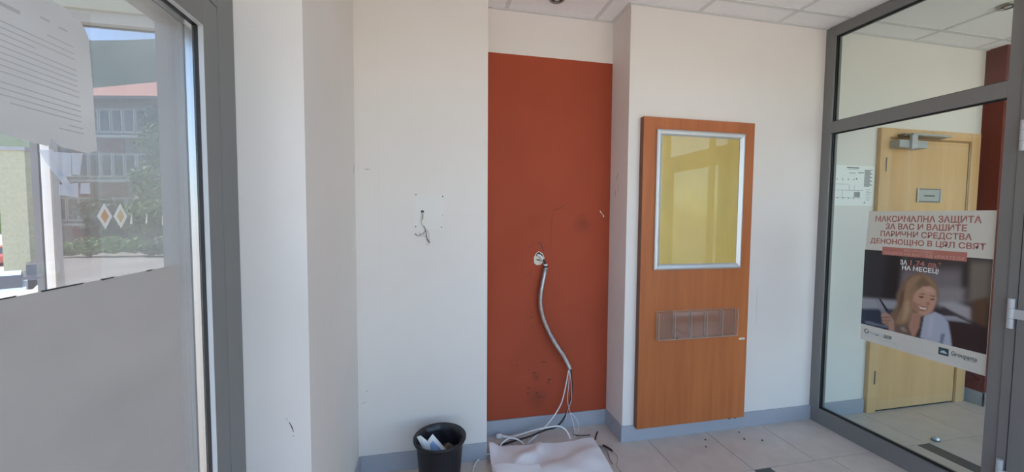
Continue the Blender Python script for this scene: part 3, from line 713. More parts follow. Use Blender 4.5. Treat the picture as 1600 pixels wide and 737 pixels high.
paint([(.509,.617),(.537,.632),(.577,.627),(.556,.656),(.526,.656)], (238,228,220), 0)
paint([(.502,.509),(.532,.496),(.549,.513),(.518,.524)], (74,50,42), 0, .9)
paint([(.592,.515),(.623,.504),(.630,.520),(.60,.528)], (74,50,42), 0, .9)
paint([(.502,.484),(.53,.464),(.567,.474),(.53,.478)], (110,78,58), 0, .8)
paint([(.588,.476),(.625,.47),(.636,.486),(.60,.486)], (110,78,58), 0, .8)
paint([(.574,.555),(.589,.562),(.594,.587),(.568,.590)], (164,112,94), 1, .9)
paint([(.314,.929),(.425,.876),(.474,1.01),(.318,1.019)], (120,102,92), 2)
paint([(.36,.93),(.40,.91),(.43,.96),(.39,.97)], (180,160,146), 1, .7)
paint([(.532,.746),(.556,.723),(.546,.866),(.535,.987),(.495,.994),(.526,.874)], (58,50,52), 1)
paint([(.556,.731),(.633,.654),(.691,.675),(.736,.742),(.761,.895),(.775,1.03),(.687,1.03),(.535,.992)], (186,194,212), 1)
paint([(.60,.72),(.63,.70),(.62,.95),(.595,.97)], (206,210,222), 2, .7)
paint([(.691,.891),(.719,.874),(.707,1.03),(.682,1.03)], (128,138,160), 1)
paint([(.122,.658),(.165,.631),(.248,.759),(.197,.807)], (150,152,164), 1, .8)
paint([(.160,.622),(.178,.620),(.257,.752),(.236,.771)], (26,28,38), 0)
paint([(.19,.817),(.225,.773),(.274,.801),(.313,.872),(.318,1.01),(.271,1.01),(.262,.948),(.208,.931)], (190,150,132), 1)
for q in (([(.20,.85),(.275,.825),(.276,.838),(.203,.864)]), ([(.205,.885),(.28,.865),(.28,.878),(.208,.90)]), ([(.21,.92),(.265,.905),(.265,.92),(.215,.933)])):
    paint(q, (120,84,72), 1, .9)
img = img*0.78
g = G()
for j in range(GH):
    for i in range(GW):
        u, v = i/(GW-1), j/(GH-1)
        g.v.append((PX-0.0003, AY0+(AY1-AY0)*u, AZ0+(AZ1-AZ0)*v))
for j in range(GH-1):
    for i in range(GW-1):
        a = j*GW+i; g.f.append((a, a+1, a+GW+1, a+GW)); g.m.append(0)
ph = mesh('photo_print', g, 'print', po)
ca = ph.data.color_attributes.new('print', 'FLOAT_COLOR', 'POINT')
ca.data.foreach_set('color', np.concatenate([img.reshape(-1, 3), np.ones((GW*GH, 1))], axis=1).ravel())
pbox('red_band', 1.828, 1.447, 1.2335, 1.2815, 'poster_band', d=0.0006)
text('band_lettering', 'ЗАСТРАХОВКА', 1.718, 1.585, 1.262, 1.275, 'poster_bandtext', 0.01, d=0.0012)
text('band_lettering', 'ЗАЩИТА НА КАРТОДЪРЖАТЕЛИ', 1.818, 1.458, 1.239, 1.255, 'poster_bandtext', 0.01, d=0.0012)
text('price_lettering', 'ЗА', 1.733, 1.699, 1.186, 1.211, 'poster_white', 0.022)
text('price_lettering', '1,74', 1.684, 1.618, 1.186, 1.215, 'poster_band', 0.022)
text('price_lettering', 'лв.*', 1.605, 1.546, 1.186, 1.215, 'poster_band', 0.022)
text('price_lettering', 'НА МЕСЕЦ!', 1.722, 1.556, 1.156, 1.180, 'poster_white', 0.022)
# logos and small print
lg = G(); cy_, cz_ = 1.889, 0.741
for k in range(22):
    a0 = math.radians(70+k*12.5); a1 = math.radians(70+(k+1)*12.5); r1 = 0.0145; r2 = 0.0095
    lg.poly([(PX-0.0006, cy_-r2*math.cos(a0), cz_+r2*math.sin(a0)), (PX-0.0006, cy_-r1*math.cos(a0), cz_+r1*math.sin(a0)), (PX-0.0006, cy_-r1*math.cos(a1), cz_+r1*math.sin(a1)), (PX-0.0006, cy_-r2*math.cos(a1), cz_+r2*math.sin(a1))])
lg.poly([(PX-0.0006, cy_-0.004, cz_-0.003), (PX-0.0006, cy_-0.010, cz_-0.001), (PX-0.0006, cy_-0.012, cz_+0.008), (PX-0.0006, cy_-0.006, cz_+0.004)])
mesh('round_logo', lg, 'poster_teal', po)
text('logo_lettering', 'Банка', 1.868, 1.798, 0.729, 0.748, 'poster_teal_lt', 0.01)
text('logo_lettering', 'ДСК', 1.796, 1.752, 0.729, 0.746, 'poster_teal', 0.035)
sqp = pbox('square_logo', 1.536, 1.494, 0.719, 0.759, 'poster_teal', d=0.0004)
mesh('square_logo_emblem', G().prism([(PX-0.0009, y, z) for y, z in ((1.530, 0.731), (1.500, 0.730), (1.503, 0.738), (1.512, 0.745), (1.520, 0.744), (1.527, 0.738))], (0.0001, 0, 0)), 'poster_teal_lt', sqp)
text('logo_lettering', 'Groupama', 1.484, 1.384, 0.732, 0.755, 'poster_teal', 0.01)
text('logo_lettering', 'Застраховане', 1.436, 1.388, 0.7235, 0.7295, 'poster_teal', 0.0)
g = G()
for y0, y1, z in ((1.903, 1.72, 0.7115), (1.903, 1.71, 0.707), (1.70, 1.40, 0.7045), (1.44, 1.40, 0.689)):
    g.box(PX-0.0005, PX-0.0002, y1, y0, z, z+0.0016)
mesh('small_print', g, 'poster_teal_lt', po)['kind'] = 'stuff'

# ------------------------------------------------------------------ marks on walls (flat chips and scuffs with a shape of their own)
wall_left = bpy.data.objects['wall_left']; wall_back = bpy.data.objects['wall_back']; wall_right = bpy.data.objects['wall_right']
def fleck(name, pts, y, m, parent): mesh(name, G().prism([(x, y, z) for x, z in pts], (0, -0.0004, 0)), m, parent)
def stroke(pts, wd):
    L = []; R = []
    for i, (x, z) in enumerate(pts):
        a = Vector(pts[max(i-1, 0)]); b = Vector(pts[min(i+1, len(pts)-1)]); d = (b-a).normalized(); k = wd*(0.4 if i in (0, len(pts)-1) else 1)
        L.append((x-d.y*k, z+d.x*k)); R.append((x+d.y*k, z-d.x*k))
    return L + R[::-1]
fleck('scuff', stroke([(-0.462, 0.765), (-0.456, 0.752), (-0.452, 0.742), (-0.449, 0.728)], 0.0016), YA+0.0020, 'scuff', wall_left)
fleck('scuff', stroke([(-0.470, 0.778), (-0.466, 0.770)], 0.0009), YA+0.0020, 'scuff', wall_left)
fleck('scuff', stroke([(-0.452, 0.716), (-0.447, 0.715)], 0.0016), YA+0.0020, 'scuff', wall_left)
fleck('scuff', stroke([(-0.354, 0.476), (-0.344, 0.470)], 0.0016), YB, 'scuff', wall_back)
fleck('scuff', stroke([(-0.385, 0.402), (-0.365, 0.408), (-0.350, 0.414)], 0.0012), YB, 'scuff_lt', wall_back)
fleck('scuff', stroke([(-0.350, 1.703), (-0.335, 1.700), (-0.318, 1.702)], 0.0022), YB, 'scuff_lt', wall_back)
fleck('panel_joint', [(-0.2762, 0.9), (-0.2750, 0.9), (-0.2750, 2.45), (-0.2762, 2.45)], YB, 'joint', wall_back)
fleck('scuff', stroke([(2.20, 0.70), (2.198, 0.9), (2.202, 0.98)], 0.0007), YB, 'scuff_lt', wall_right)
for yz in ([(2.345, 1.742), (2.360, 1.712), (2.368, 1.69)], [(2.372, 1.63), (2.384, 1.612), (2.380, 1.585)], [(2.335, 1.66), (2.342, 1.62)]):
    mesh('scuff', G().prism([(XR, y, z) for y, z in stroke(yz, 0.0035)], (-0.0004, 0, 0)), 'scuff_lt', wall_right)
for yz in ([(2.195, 1.725), (2.188, 1.70), (2.172, 1.672)], [(2.205, 0.405), (2.19, 0.395)]):
    mesh('scuff', G().prism([(XA, y, z) for y, z in stroke(yz, 0.003)], (0.0004, 0, 0)), 'scuff_lt', wall_left)
# outline of a removed device with its screw holes
fleck('device_outline', [(-0.083, 1.378), (0.072, 1.378), (0.072, 1.574), (-0.083, 1.574)], YB, 'patch', wall_back)
for x, z in ((-0.078, 1.568), (0.069, 1.561), (-0.080, 1.390), (0.062, 1.387), (0.067, 1.455)):
    mesh('screw_hole', G().lathe((x, YB-0.0008, z), [(0.0034 if z != 1.455 else 0.002, 0), (0.0034 if z != 1.455 else 0.002, 0.0006)], 10, (0, 1, 0)), 'scuff', wall_back)
# red wall
def rmark(pts, wd, m='redscratch'): fleck('scratch', stroke(pts, wd), YN-0.0015, m, wn)
rmark([(0.794, 1.486), (0.812, 1.496), (0.838, 1.502), (0.872, 1.522), (0.905, 1.545)], 0.0018)
rmark([(0.794, 1.486), (0.792, 1.43), (0.785, 1.36), (0.786, 1.28), (0.782, 1.20), (0.775, 1.185)], 0.0010)
rmark([(0.690, 1.275), (0.705, 1.280), (0.718, 1.268), (0.730, 1.24), (0.742, 1.214)], 0.0030, 'scuff')
rmark([(0.628, 1.252), (0.645, 1.248), (0.672, 1.256)], 0.0018)
rmark([(0.60, 1.04), (0.625, 1.055), (0.648, 1.075), (0.652, 1.10)], 0.0014)
for cx_, cz_ in ((0.641, 0.422), (0.681, 0.398), (0.693, 0.372), (0.700, 0.360), (0.785, 0.345), (0.780, 0.322), (0.64, 0.30), (0.70, 0.262), (0.715, 0.235), (0.745, 0.225), (0.765, 0.232), (0.69, 0.24), (0.635, 0.262), (0.755, 0.47), (0.735, 0.475), (0.56, 0.46), (0.665, 0.72), (0.655, 0.78)):
    L = random.uniform(0.006, 0.016); a = random.uniform(-0.7, 0.5)
    rmark([(cx_-L*math.cos(a), cz_-L*math.sin(a)), (cx_+L*0.2, cz_+random.uniform(-.004, .004)), (cx_+L*math.cos(a), cz_+L*math.sin(a))], random.uniform(0.0025, 0.006))
for pts in ([(1.132, 1.498), (1.142, 1.488), (1.152, 1.470), (1.146, 1.472), (1.136, 1.484)], [(1.152, 1.474), (1.164, 1.462), (1.166, 1.448), (1.158, 1.452)]):
    fleck('paint_chip', pts, YN-0.0015, 'chip', wn)

# ------------------------------------------------------------------ junction hole, conduit and cables in the niche
hb = thing('junction_hole', (0.712, YN, 1.13), 'broken open wiring hole in the red niche wall', 'wall hole')
yw = YN-0.0016
mesh('plaster_rim', G().prism([(x, yw, z) for x, z in ((0.672, 1.142), (0.669, 1.180), (0.683, 1.208), (0.703, 1.222), (0.730, 1.206), (0.742, 1.178), (0.740, 1.150), (0.715, 1.132), (0.688, 1.130))], (0, -0.004, 0)), 'cream', hb)
mesh('cavity', G().prism([(x, yw-0.004, z) for x, z in ((0.684, 1.190), (0.690, 1.210), (0.704, 1.216), (0.726, 1.200), (0.735, 1.176), (0.715, 1.190), (0.700, 1.188))], (0, -0.0006, 0)), 'hole', hb)
mesh('cavity_crack', G().prism([(x, yw-0.0046, z) for x, z in ((0.680, 1.168), (0.706, 1.168), (0.716, 1.155), (0.705, 1.160), (0.688, 1.162))], (0, -0.0006, 0)), 'hole', hb)
mesh('bracket_arm', G().tube([(0.690, yw-0.008, 1.198), (0.712, yw-0.014, 1.190), (0.728, yw-0.020, 1.165)], 0.008, 10), 'white', hb, smooth=True)
mesh('wire_stub', G().tube([(0.716, yw-0.006, 1.188), (0.730, yw-0.022, 1.165), (0.739, yw-0.028, 1.140), (0.742, yw-0.028, 1.100)], 0.007, 8), 'black', hb, smooth=True)
yc = YN-0.030
path = [(0.742, yc, 1.110), (0.732, yc, 1.055), (0.718, yc, 0.985), (0.709, yc-0.002, 0.905), (0.719, yc-0.004, 0.815), (0.755, yc-0.008, 0.715), (0.812, yc-0.014, 0.608), (0.870, yc-0.020, 0.520), (0.914, yc-0.026, 0.432)]
cd = thing('flexible_conduit', (0.742, yc, 0.43), 'ribbed silver flexible conduit hanging from the hole in the red wall', 'conduit')
mesh('ribbed_hose', G().tube(path, 0.0165, 14, smooth=26, radf=lambda i: 0.0160 + 0.0014*(1 if i % 2 else -1)), 'steel', cd)
mesh('end_collar', G().lathe((0.7425, yc, 1.098), [(0.0135, 0), (0.0135, 0.016)], 16).lathe((0.7425, yc, 1.128), [(0.0125, 0), (0.0125, 0.010)], 16), 'white', cd)
mesh('black_sleeve', G().lathe((0.7425, yc, 1.1142), [(0.0135, 0), (0.0135, 0.0135)], 16), 'black', cd)
CE = (0.912, yc-0.026, 0.440)
def cable(name, pts, rad, m, lab, group='loose cables in the red niche', sm=8):
    return tag(mesh(name, G().tube(pts, rad, 8, smooth=sm), m, smooth=True), lab, 'cable', group)
cable('cable', [(CE[0]+-0.0060, CE[1]+0.0000, CE[2]), (0.885, 2.395, 0.33), (0.845, 2.385, 0.20), (0.76, 2.37, 0.095), (0.66, 2.352, 0.022), (0.60, 2.31, 0.010)], 0.0042, 'white', 'white cable dropping straight from the conduit to the paper sheet')
cable('cable', [(CE[0]+0.0060, CE[1]+0.0030, CE[2]), (0.925, 2.39, 0.30), (0.905, 2.375, 0.20), (0.86, 2.36, 0.118), (0.80, 2.345, 0.075), (0.72, 2.345, 0.060), (0.62, 2.345, 0.030), (0.52, 2.35, 0.010), (0.42, 2.325, 0.008)], 0.0062, 'black', 'thick black cable curving from the conduit down to the floor')
cable('cable', [(0.52, 2.388, 0.016), (0.60, 2.366, 0.046), (0.68, 2.330, 0.082), (0.765, 2.320, 0.094), (0.815, 2.315, 0.094), (0.86, 2.312, 0.062), (0.885, 2.300, 0.012)], 0.0048, 'white', 'white cable arching over the black one beside the paper')
pg = thing('cable_plug', (0.43, 2.415, 0.0), 'white plug lying on the niche floor', 'plug')
mesh('plug_body', G().lathe((0.415, 2.412, 0.016), [(0.010, 0), (0.016, 0.006), (0.016, 0.032), (0.011, 0.040)], 14, (1, -0.06, 0)), 'white', pg, smooth=True)
mesh('plug_lead', G().tube([(0.452, 2.410, 0.016), (0.49, 2.400, 0.010), (0.52, 2.388, 0.010)], 0.009, 8), 'white', pg, smooth=True)
cable('cable', [(0.415, 2.300, 0.012), (0.450, 2.320, 0.034), (0.495, 2.335, 0.042), (0.545, 2.325, 0.028), (0.575, 2.300, 0.012)], 0.0050, 'white', 'short white cable loop lying at the paper corner')
cable('cable', [(0.245, 1.98, 0.006), (0.232, 2.07, 0.006), (0.235, 2.13, 0.006), (0.262, 2.195, 0.006), (0.31, 2.235, 0.008), (0.35, 2.245, 0.010), (0.40, 2.20, 0.008)], 0.0048, 'white', 'white cable bending round the left side of the paper')
cable('cable', [(0.320, 1.98, 0.005), (0.312, 2.08, 0.005), (0.318, 2.17, 0.006), (0.36, 2.22, 0.007)], 0.0035, 'cream', 'cream cable close along the left paper edge')
cable('thin_wire', [(CE[0]+-0.0010, CE[1]-0.0060, CE[2]), (0.893, 2.370, 0.32), (0.880, 2.352, 0.25), (0.893, 2.346, 0.18), (0.910, 2.340, 0.12), (0.925, 2.338, 0.06), (0.930, 2.338, 0.008)], 0.0016, 'white', 'thin white wire hanging nearest the middle of the conduit end', 'thin wires below the conduit')
cable('thin_wire', [(CE[0]+0.0010, CE[1]+0.0080, CE[2]), (0.914, 2.376, 0.34), (0.902, 2.340, 0.25), (0.874, 2.336, 0.17), (0.862, 2.336, 0.12)], 0.0016, 'white', 'thin white wire crossing in front of the black cable', 'thin wires below the conduit')
cable('thin_wire', [(0.905, 2.37, 0.15), (0.945, 2.365, 0.11), (0.965, 2.36, 0.06), (0.955, 2.35, 0.02), (0.935, 2.345, 0.006)], 0.0013, 'white', 'thin white wire looping out at the right by the baseboard', 'thin wires below the conduit')
cable('wire_stub', [(0.925, 2.352, 0.008), (0.945, 2.340, 0.006), (0.975, 2.330, 0.006), (1.035, 2.325, 0.006)], 0.0028, 'black', 'black bare wire end lying behind the paper', 'dark wire ends on the floor')
cable('wire_stub', [(1.045, 2.270, 0.006), (1.060, 2.295, 0.012), (1.085, 2.325, 0.022)], 0.0048, 'black', 'short black wire end sticking up at the paper corner', 'dark wire ends on the floor')
cable('wire_stub', [(1.060, 2.190, 0.012), (1.080, 2.160, 0.012), (1.094, 2.128, 0.010)], 0.0062, 'black', 'thick black connector lying right of the paper', 'dark wire ends on the floor')
cable('thin_wire', [(1.094, 2.128, 0.010), (1.105, 2.09, 0.004), (1.085, 2.04, 0.004), (1.060, 2.01, 0.004), (1.055, 1.96, 0.004), (1.06, 1.90, 0.004)], 0.0018, 'scuff_lt', 'thin grey wire leading away from the thick black connector', 'thin wires right of the paper')
cable('thin_wire', [(1.040, 2.200, 0.006), (1.065, 2.15, 0.008), (1.050, 2.09, 0.006), (1.040, 2.02, 0.004)], 0.0022, 'alu_dk', 'dark thin wire along the right edge of the paper', 'thin wires right of the paper')
cable('thin_wire', [(1.030, 2.210, 0.006), (1.052, 2.17, 0.014), (1.060, 2.12, 0.008), (1.045, 2.06, 0.004)], 0.0016, 'ink', 'grey thin wire tangled with the dark one beside the paper', 'thin wires right of the paper')
# wires hanging from the wall box trace
dw = thing('wall_wires', (-0.043, YB, 1.29), 'small bundle of cut wires hanging from the white back wall', 'wires')
mesh('wall_hole', G().lathe((-0.043, YB-0.0012, 1.474), [(0.0085, 0), (0.0085, 0.0008)], 14, (0, 1, 0)), 'scuff', dw)
yv = YB-0.008
mesh('lead', G().tube([(-0.043, YB-0.002, 1.472), (-0.043, yv, 1.460), (-0.047, yv, 1.430), (-0.046, yv, 1.410), (-0.036, yv, 1.392)], 0.0028, 6), 'cream', dw, smooth=True)
mesh('lead', G().tube([(-0.043, YB-0.003, 1.474), (-0.040, yv-.002, 1.455), (-0.042, yv-.003, 1.43)], 0.0014, 6), 'scuff', dw, smooth=True)
mesh('strand', G().tube([(-0.036, yv, 1.394), (-0.028, yv, 1.375), (-0.022, yv, 1.350), (-0.020, yv, 1.326), (-0.008, yv, 1.304)], 0.0018, 6), 'scuff', dw, smooth=True)
mesh('strand', G().tube([(-0.024, yv, 1.370), (-0.040, yv, 1.352), (-0.056, yv, 1.344), (-0.068, yv, 1.338), (-0.082, yv, 1.350)], 0.0012, 6), 'scuff', dw, smooth=True)
mesh('strand', G().tube([(-0.024, yv, 1.336), (-0.040, yv, 1.338), (-0.056, yv, 1.338), (-0.060, yv, 1.356)], 0.0010, 6), 'scuff_lt', dw, smooth=True)
mesh('strand', G().tube([(-0.020, yv, 1.372), (-0.008, yv, 1.352), (-0.008, yv, 1.320), (-0.004, yv, 1.304), (-0.014, yv, 1.288), (-0.024, yv, 1.294)], 0.0009, 6), 'scuff_lt', dw, smooth=True)
mesh('strand_tip', G().tube([(-0.084, yv, 1.352), (-0.074, yv, 1.342)], 0.0024, 6), 'scuff', dw)
mesh('strand_tip', G().tube([(-0.018, yv, 1.318), (-0.005, yv, 1.300)], 0.0026, 6), 'scuff', dw)

# ------------------------------------------------------------------ crumpled white sheet on the floor
def bil(u, v):
    tl = Vector((0.348, 2.285, 0)); tr = Vector((1.035, 2.282, 0)); bl = Vector((0.300, 1.62, 0)); br = Vector((0.985, 1.60, 0))
    return tl*(1-u)*(1-v) + tr*u*(1-v) + bl*(1-u)*v + br*u*v
g = G(); n1, n2 = 48, 40
for j in range(n2+1):
    for i in range(n1+1):
        u, v = i/n1, j/n2; p_ = bil(u, v)
        z = 0.016 + 0.010*math.sin(7*u+3*v)*math.sin(4*v+1.2) + 0.006*math.sin(15*u-9*v)*math.sin(8*v+u*3)
        z += 0.020*math.exp(-((u-0.30)/0.13)**2-((v-0.22+0.3*(u-0.3))/0.10)**2) + 0.022*math.exp(-((u-0.55)/0.20)**2-((v-0.42)/0.10)**2)
        z += 0.020*math.exp(-((u-0.80)/0.16)**2-((v-0.33)/0.10)**2)
        z += 0.020*max(0, 1-abs((u-0.20)*0.9+(v-0.30))/0.12)*(u < 0.5) + 0.012*max(0, 1-abs((u-0.62)*0.35+(v-0.30))/0.09)
        z += 0.048*math.exp(-(u/0.07)**2-(v/0.10)**2) + 0.028*math.exp(-(u/0.05)**2)*max(0, 1-abs(v-0.3)*1.6)
        z = max(z*min(1, 0.35+4*min(u+0.1, 1.05-u)), 0.009)
        g.v.append((p_.x, p_.y-0.012*math.sin(3.1*u)*(1-v)*0.5, z))
for j in range(n2):
    for i in range(n1):
        a = j*(n1+1)+i; g.f.append((a, a+1, a+n1+2, a+n1+1)); g.m.append(0)
ps = tag(mesh('paper_sheet', g, 'paper', smooth=True), 'large crumpled white paper sheet lying over the cables', 'paper')
g = G(); n1, n2 = 14, 10
for j in range(n2+1):
    for i in range(n1+1):
        u, v = i/n1, j/n2
        x = 0.335+0.26*u+0.03*v; y = 2.045-0.02*u-0.32*v
        g.v.append((x, y, 0.066+0.010*math.sin(5*u+1)+0.006*math.sin(6*v+4*u)-0.02*v))
for j in range(n2):
    for i in range(n1):
        a = j*(n1+1)+i; g.f.append((a, a+1, a+n1+2, a+n1+1)); g.m.append(0)
tag(mesh('paper_sheet', g, 'paper', smooth=True), 'smaller white sheet on top of the large one at the picture bottom', 'paper')

# ------------------------------------------------------------------ waste bin
BX, BY = 0.0444, 2.002; RZ = 0.2975
wb = thing('waste_bin', (BX, BY, 0), 'black plastic waste bin with dark liner against the white wall', 'waste bin')
mesh('bin_body', G().lathe((BX, BY, 0.0), [(0.098, 0.0), (0.100, 0.004), (0.1215, 0.285), (0.1185, 0.285), (0.097, 0.010), (0.001, 0.010)], 48), 'black', wb, smooth=False)
mesh('bin_rim', G().lathe((BX, BY, RZ), [(0.1205, -0.024), (0.131, -0.022), (0.1365, -0.010), (0.1375, -0.003), (0.135, 0.0), (0.128, -0.001), (0.122, -0.008)], 56, cap=False), 'black', wb, smooth=True)
g = G(); n = 64; prof = [(0.1265, 0.2965), (0.121, 0.289), (0.117, 0.26), (0.113, 0.22), (0.108, 0.17), (0.10, 0.12), (0.001, 0.115)]
for k, (r_, z_) in enumerate(prof):
    for i in range(n):
        a = 2*math.pi*i/n; q = r_ - (0.006*abs(math.sin(5.5*a+k*0.35))+0.004*abs(math.sin(13*a)))*(1 if 0 < k < 6 else 0.2)
        g.v.append((BX+max(q, .001)*math.cos(a), BY+max(q, .001)*math.sin(a), z_))
for k in range(len(prof)-1):
    for i in range(n):
        j = (i+1) % n; g.f.append((k*n+i, k*n+j, (k+1)*n+j, (k+1)*n+i)); g.m.append(0)
mesh('bin_liner', g, 'liner', wb, smooth=True)
# rubbish inside the bin (leaning against the front of the liner)
def card(name, pts, m, lab, cat, lean, group='rubbish in the bin', inner=None):
    """pts: (x, y, z) corners of a leaning sheet with a little thickness"""
    t = thing(name, pts[0], lab, cat, group)
    mesh('sheet', G().prism(pts, lean), m, t)
    if inner: mesh('print', G().prism([(x-lean[0]*1.2, y-lean[1]*1.2, z-lean[2]*1.2) for x, y, z in inner[0]], lean), inner[1], t)
    return t
card('crumpled_envelope', [(-0.072, 1.985, 0.315), (-0.052, 1.975, 0.325), (-0.008, 1.960, 0.290), (0.004, 1.945, 0.225), (-0.022, 1.948, 0.225)], 'poster_white', 'torn white envelope sticking up in the waste bin', 'envelope', (0, 0.002, 0.0005))
card('printed_leaflet', [(-0.017, 1.985, 0.290), (0.007, 1.990, 0.318), (0.090, 1.960, 0.225), (-0.004, 1.940, 0.200)], 'poster_white', 'white leaflet with a blue print lying in the waste bin', 'leaflet', (0, 0.0015, 0.0008),
     inner=([(-0.008, 1.975, 0.272), (0.008, 1.980, 0.290), (0.052, 1.967, 0.245), (0.050, 1.956, 0.218), (-0.002, 1.950, 0.222)], 'blueprint'))
g = G(); rnd = random.Random(3)
g.lathe((0.086, 2.005, 0.195), [(0.022, 0), (0.034, 0.015), (0.030, 0.035), (0.014, 0.048)], 11)
g.v = [(x+rnd.uniform(-.006, .006), y+rnd.uniform(-.006, .006), z+rnd.uniform(-.005, .005)) for x, y, z in g.v]
tag(mesh('crumpled_wrapper', g, 'brownpaper'), 'dark brown crumpled wrapper at the right inside the bin', 'wrapper', 'rubbish in the bin')
g = G().lathe((-0.030, 1.985, 0.225), [(0.012, 0), (0.018, 0.012), (0.010, 0.028)], 9)
g.v = [(x+rnd.uniform(-.004, .004), y+rnd.uniform(-.004, .004), z+rnd.uniform(-.004, .004)) for x, y, z in g.v]
tag(mesh('crumpled_tissue', g, 'paper'), 'small crumpled white tissue at the left inside the bin', 'tissue', 'rubbish in the bin')

# crumbs on the tiles
for x, y, lab in ((1.754, 2.132, 'dark crumb on the floor near the middle of the wooden panel'), (1.703, 2.063, 'dark crumb nearest the picture bottom, below the wooden panel'),
                  (2.043, 2.165, 'dark crumb closest to the baseboard by the panel pegs'), (2.011, 2.087, 'dark crumb on the floor below the panel right corner'), (2.115, 2.052, 'rightmost dark crumb, nearest the glass partition')):
    g = G().lathe((x, y, 0), [(0.004, 0), (0.006, 0.003), (0.003, 0.006)], 6)
    g.v = [(a+rnd.uniform(-.0015, .0015), b+rnd.uniform(-.0015, .0015), c) for a, b, c in g.v]
    tag(mesh('crumb', g, 'scuff'), lab, 'crumb', 'crumbs on the floor')

# ------------------------------------------------------------------ outside the left door: porch
g = G(); R_ = [0, 3, 6, 9, 11, 13, 15, 17, 19, 21, 23, 24, 26, 28, 30, 32, 34, 45, 70, 120, 220]
def gz(d, x, y):
    az = math.degrees(math.atan2(-x, y)); k = min(1, max(0, (39.5-az)/2.0)); k = k*k*(3-2*k)
    d0, d1_ = 13+10.5*k, 24+9*k
    return -0.16 if d < d0 else (-0.16-(d-d0)/(d1_-d0)*2.45 if d < d1_ else -2.61)
nA = 288
for r_ in R_:
    for i in range(nA):
        a = 2*math.pi*i/nA; g.v.append((r_*math.cos(a), r_*math.sin(a), gz(r_, r_*math.cos(a), r_*math.sin(a))))
for k in range(len(R_)-1):
    for i in range(nA):
        j = (i+1) % nA; g.f.append((k*nA+i, (k+1)*nA+i, (k+1)*nA+j, k*nA+j)); g.m.append(0)
struct('ground', g, 'paving', 'bright sunlit paving and street outside the left door', 'ground', base=(0, 0, 0))
ps_ = thing('porch_screen', (-1.0, 1.65, -0.15), 'pale porch side screen with dusty glass outside the left door', 'screen', kind='structure')
mesh('jamb', box(-0.883, -0.661, 1.60, 1.70, -0.15, 2.95), 'porch_lt', ps_)
mesh('lintel', box(-1.303, -0.883, 1.60, 1.70, 2.139, 2.95), 'porch', ps_)
mesh('lintel_frame', box(-1.283, -0.883, 1.615, 1.66, 2.100, 2.139), 'porch_lt', ps_)
mesh('post', box(-1.303, -1.283, 1.60, 1.608, -0.15, 2.139), 'alu_dk', ps_)
mesh('glass_pane', box(-1.283, -0.883, 1.640, 1.646, -0.12, 2.100), 'dirty', ps_)
struct('sun_block_slab', box(-2.05, -0.661, -1.0, 2.25, 2.95, 3.07), 'porch', 'unseen flat slab added outside the left door to block the sun', 'roof')  # slab added out of view, sized to keep direct sun off the door
struct('porch_column', G().lathe((-1.885, 2.4, -0.15), [(0.036, 0), (0.036, 3.3)], 24), 'poster_white', 'slim white round column outside the left door', 'column', smooth=True)

# ------------------------------------------------------------------ outside the left door: street, houses, trees
RX = Vector((math.cos(YAW), -math.sin(YAW), 0)); NX = Vector((math.sin(YAW), math.cos(YAW), 0))
O = Vector((-19.6, 30.0, 0))
def bp(s, d, z): v = O + RX*s + NX*d; return (v.x, v.y, z)
def bbox(g, s0, s1, d0, d1, z0, z1):
    g.prism([bp(s0, d0, z0), bp(s1, d0, z0), bp(s1, d1, z0), bp(s0, d1, z0)], (0, 0, z1-z0)); return g
ab = thing('apartment_house', bp(0, 0, -2.6), 'three storey house with orange hip roof beyond the left door glass', 'building')
mesh('wall', bbox(G(), -5.0, 5.2, 0, 9, -2.6, 8.75), 'facade', ab)
for z in (6.35, 3.5, 0.65):
    mesh('ledge', bbox(G(), -5.1, 5.3, -0.25, 0, z, z+0.16), 'winframe', ab)
    for s in (-3.4, -1.3):
        mesh('spandrel', bbox(G(), s, s+1.5, -0.06, 0, z-1.25, z-0.1), 'facade_red', ab)
    k = 0
    for s in [-4.4+0.78*i for i in range(12)]:
        if z == 6.35 and s > 2.2: continue
        wf = mesh('window', bbox(G(), s, s+0.72, -0.10, 0, z+0.30, z+1.85), 'winframe', ab)
        mesh('pane', bbox(G(), s+0.10, s+0.62, -0.13, -0.10, z+0.42, z+1.75), 'winglass', wf)
rf = G(); e0 = [bp(-5.6, -0.7, 8.85), bp(5.8, -0.7, 8.85), bp(5.8, 9.7, 8.85), bp(-5.6, 9.7, 8.85)]; ap = bp(1.9, 4.4, 11.75); b_ = 4
rf.v = e0 + [ap]
for q in ((0, 1, 4), (1, 2, 4), (2, 3, 4), (3, 0, 4), (3, 2, 1, 0)): rf.f.append(q); rf.m.append(0)
mesh('roof', rf, 'roof', ab)
mesh('eave', bbox(G(), -5.6, 5.8, -0.72, 9.7, 8.68, 8.84), 'facade', ab)
# olive-beige gate block
gb = thing('gate_block', (-23.1, 28.0, -2.6), 'olive beige rendered block by the street at the left edge', 'building')
mesh('block_wall', G().prism([(-23.92, 27.5, -2.6), (-22.66, 27.5, -2.6), (-22.4, 28.8, -2.6), (-23.65, 28.8, -2.6)], (0, 0, 7.6)), 'beige', gb)
mesh('coping', G().prism([(-24.02, 27.4, 5.0), (-22.56, 27.4, 5.0), (-22.3, 28.9, 5.0), (-23.75, 28.9, 5.0)], (0, 0, 0.2)), 'porch_lt', gb)
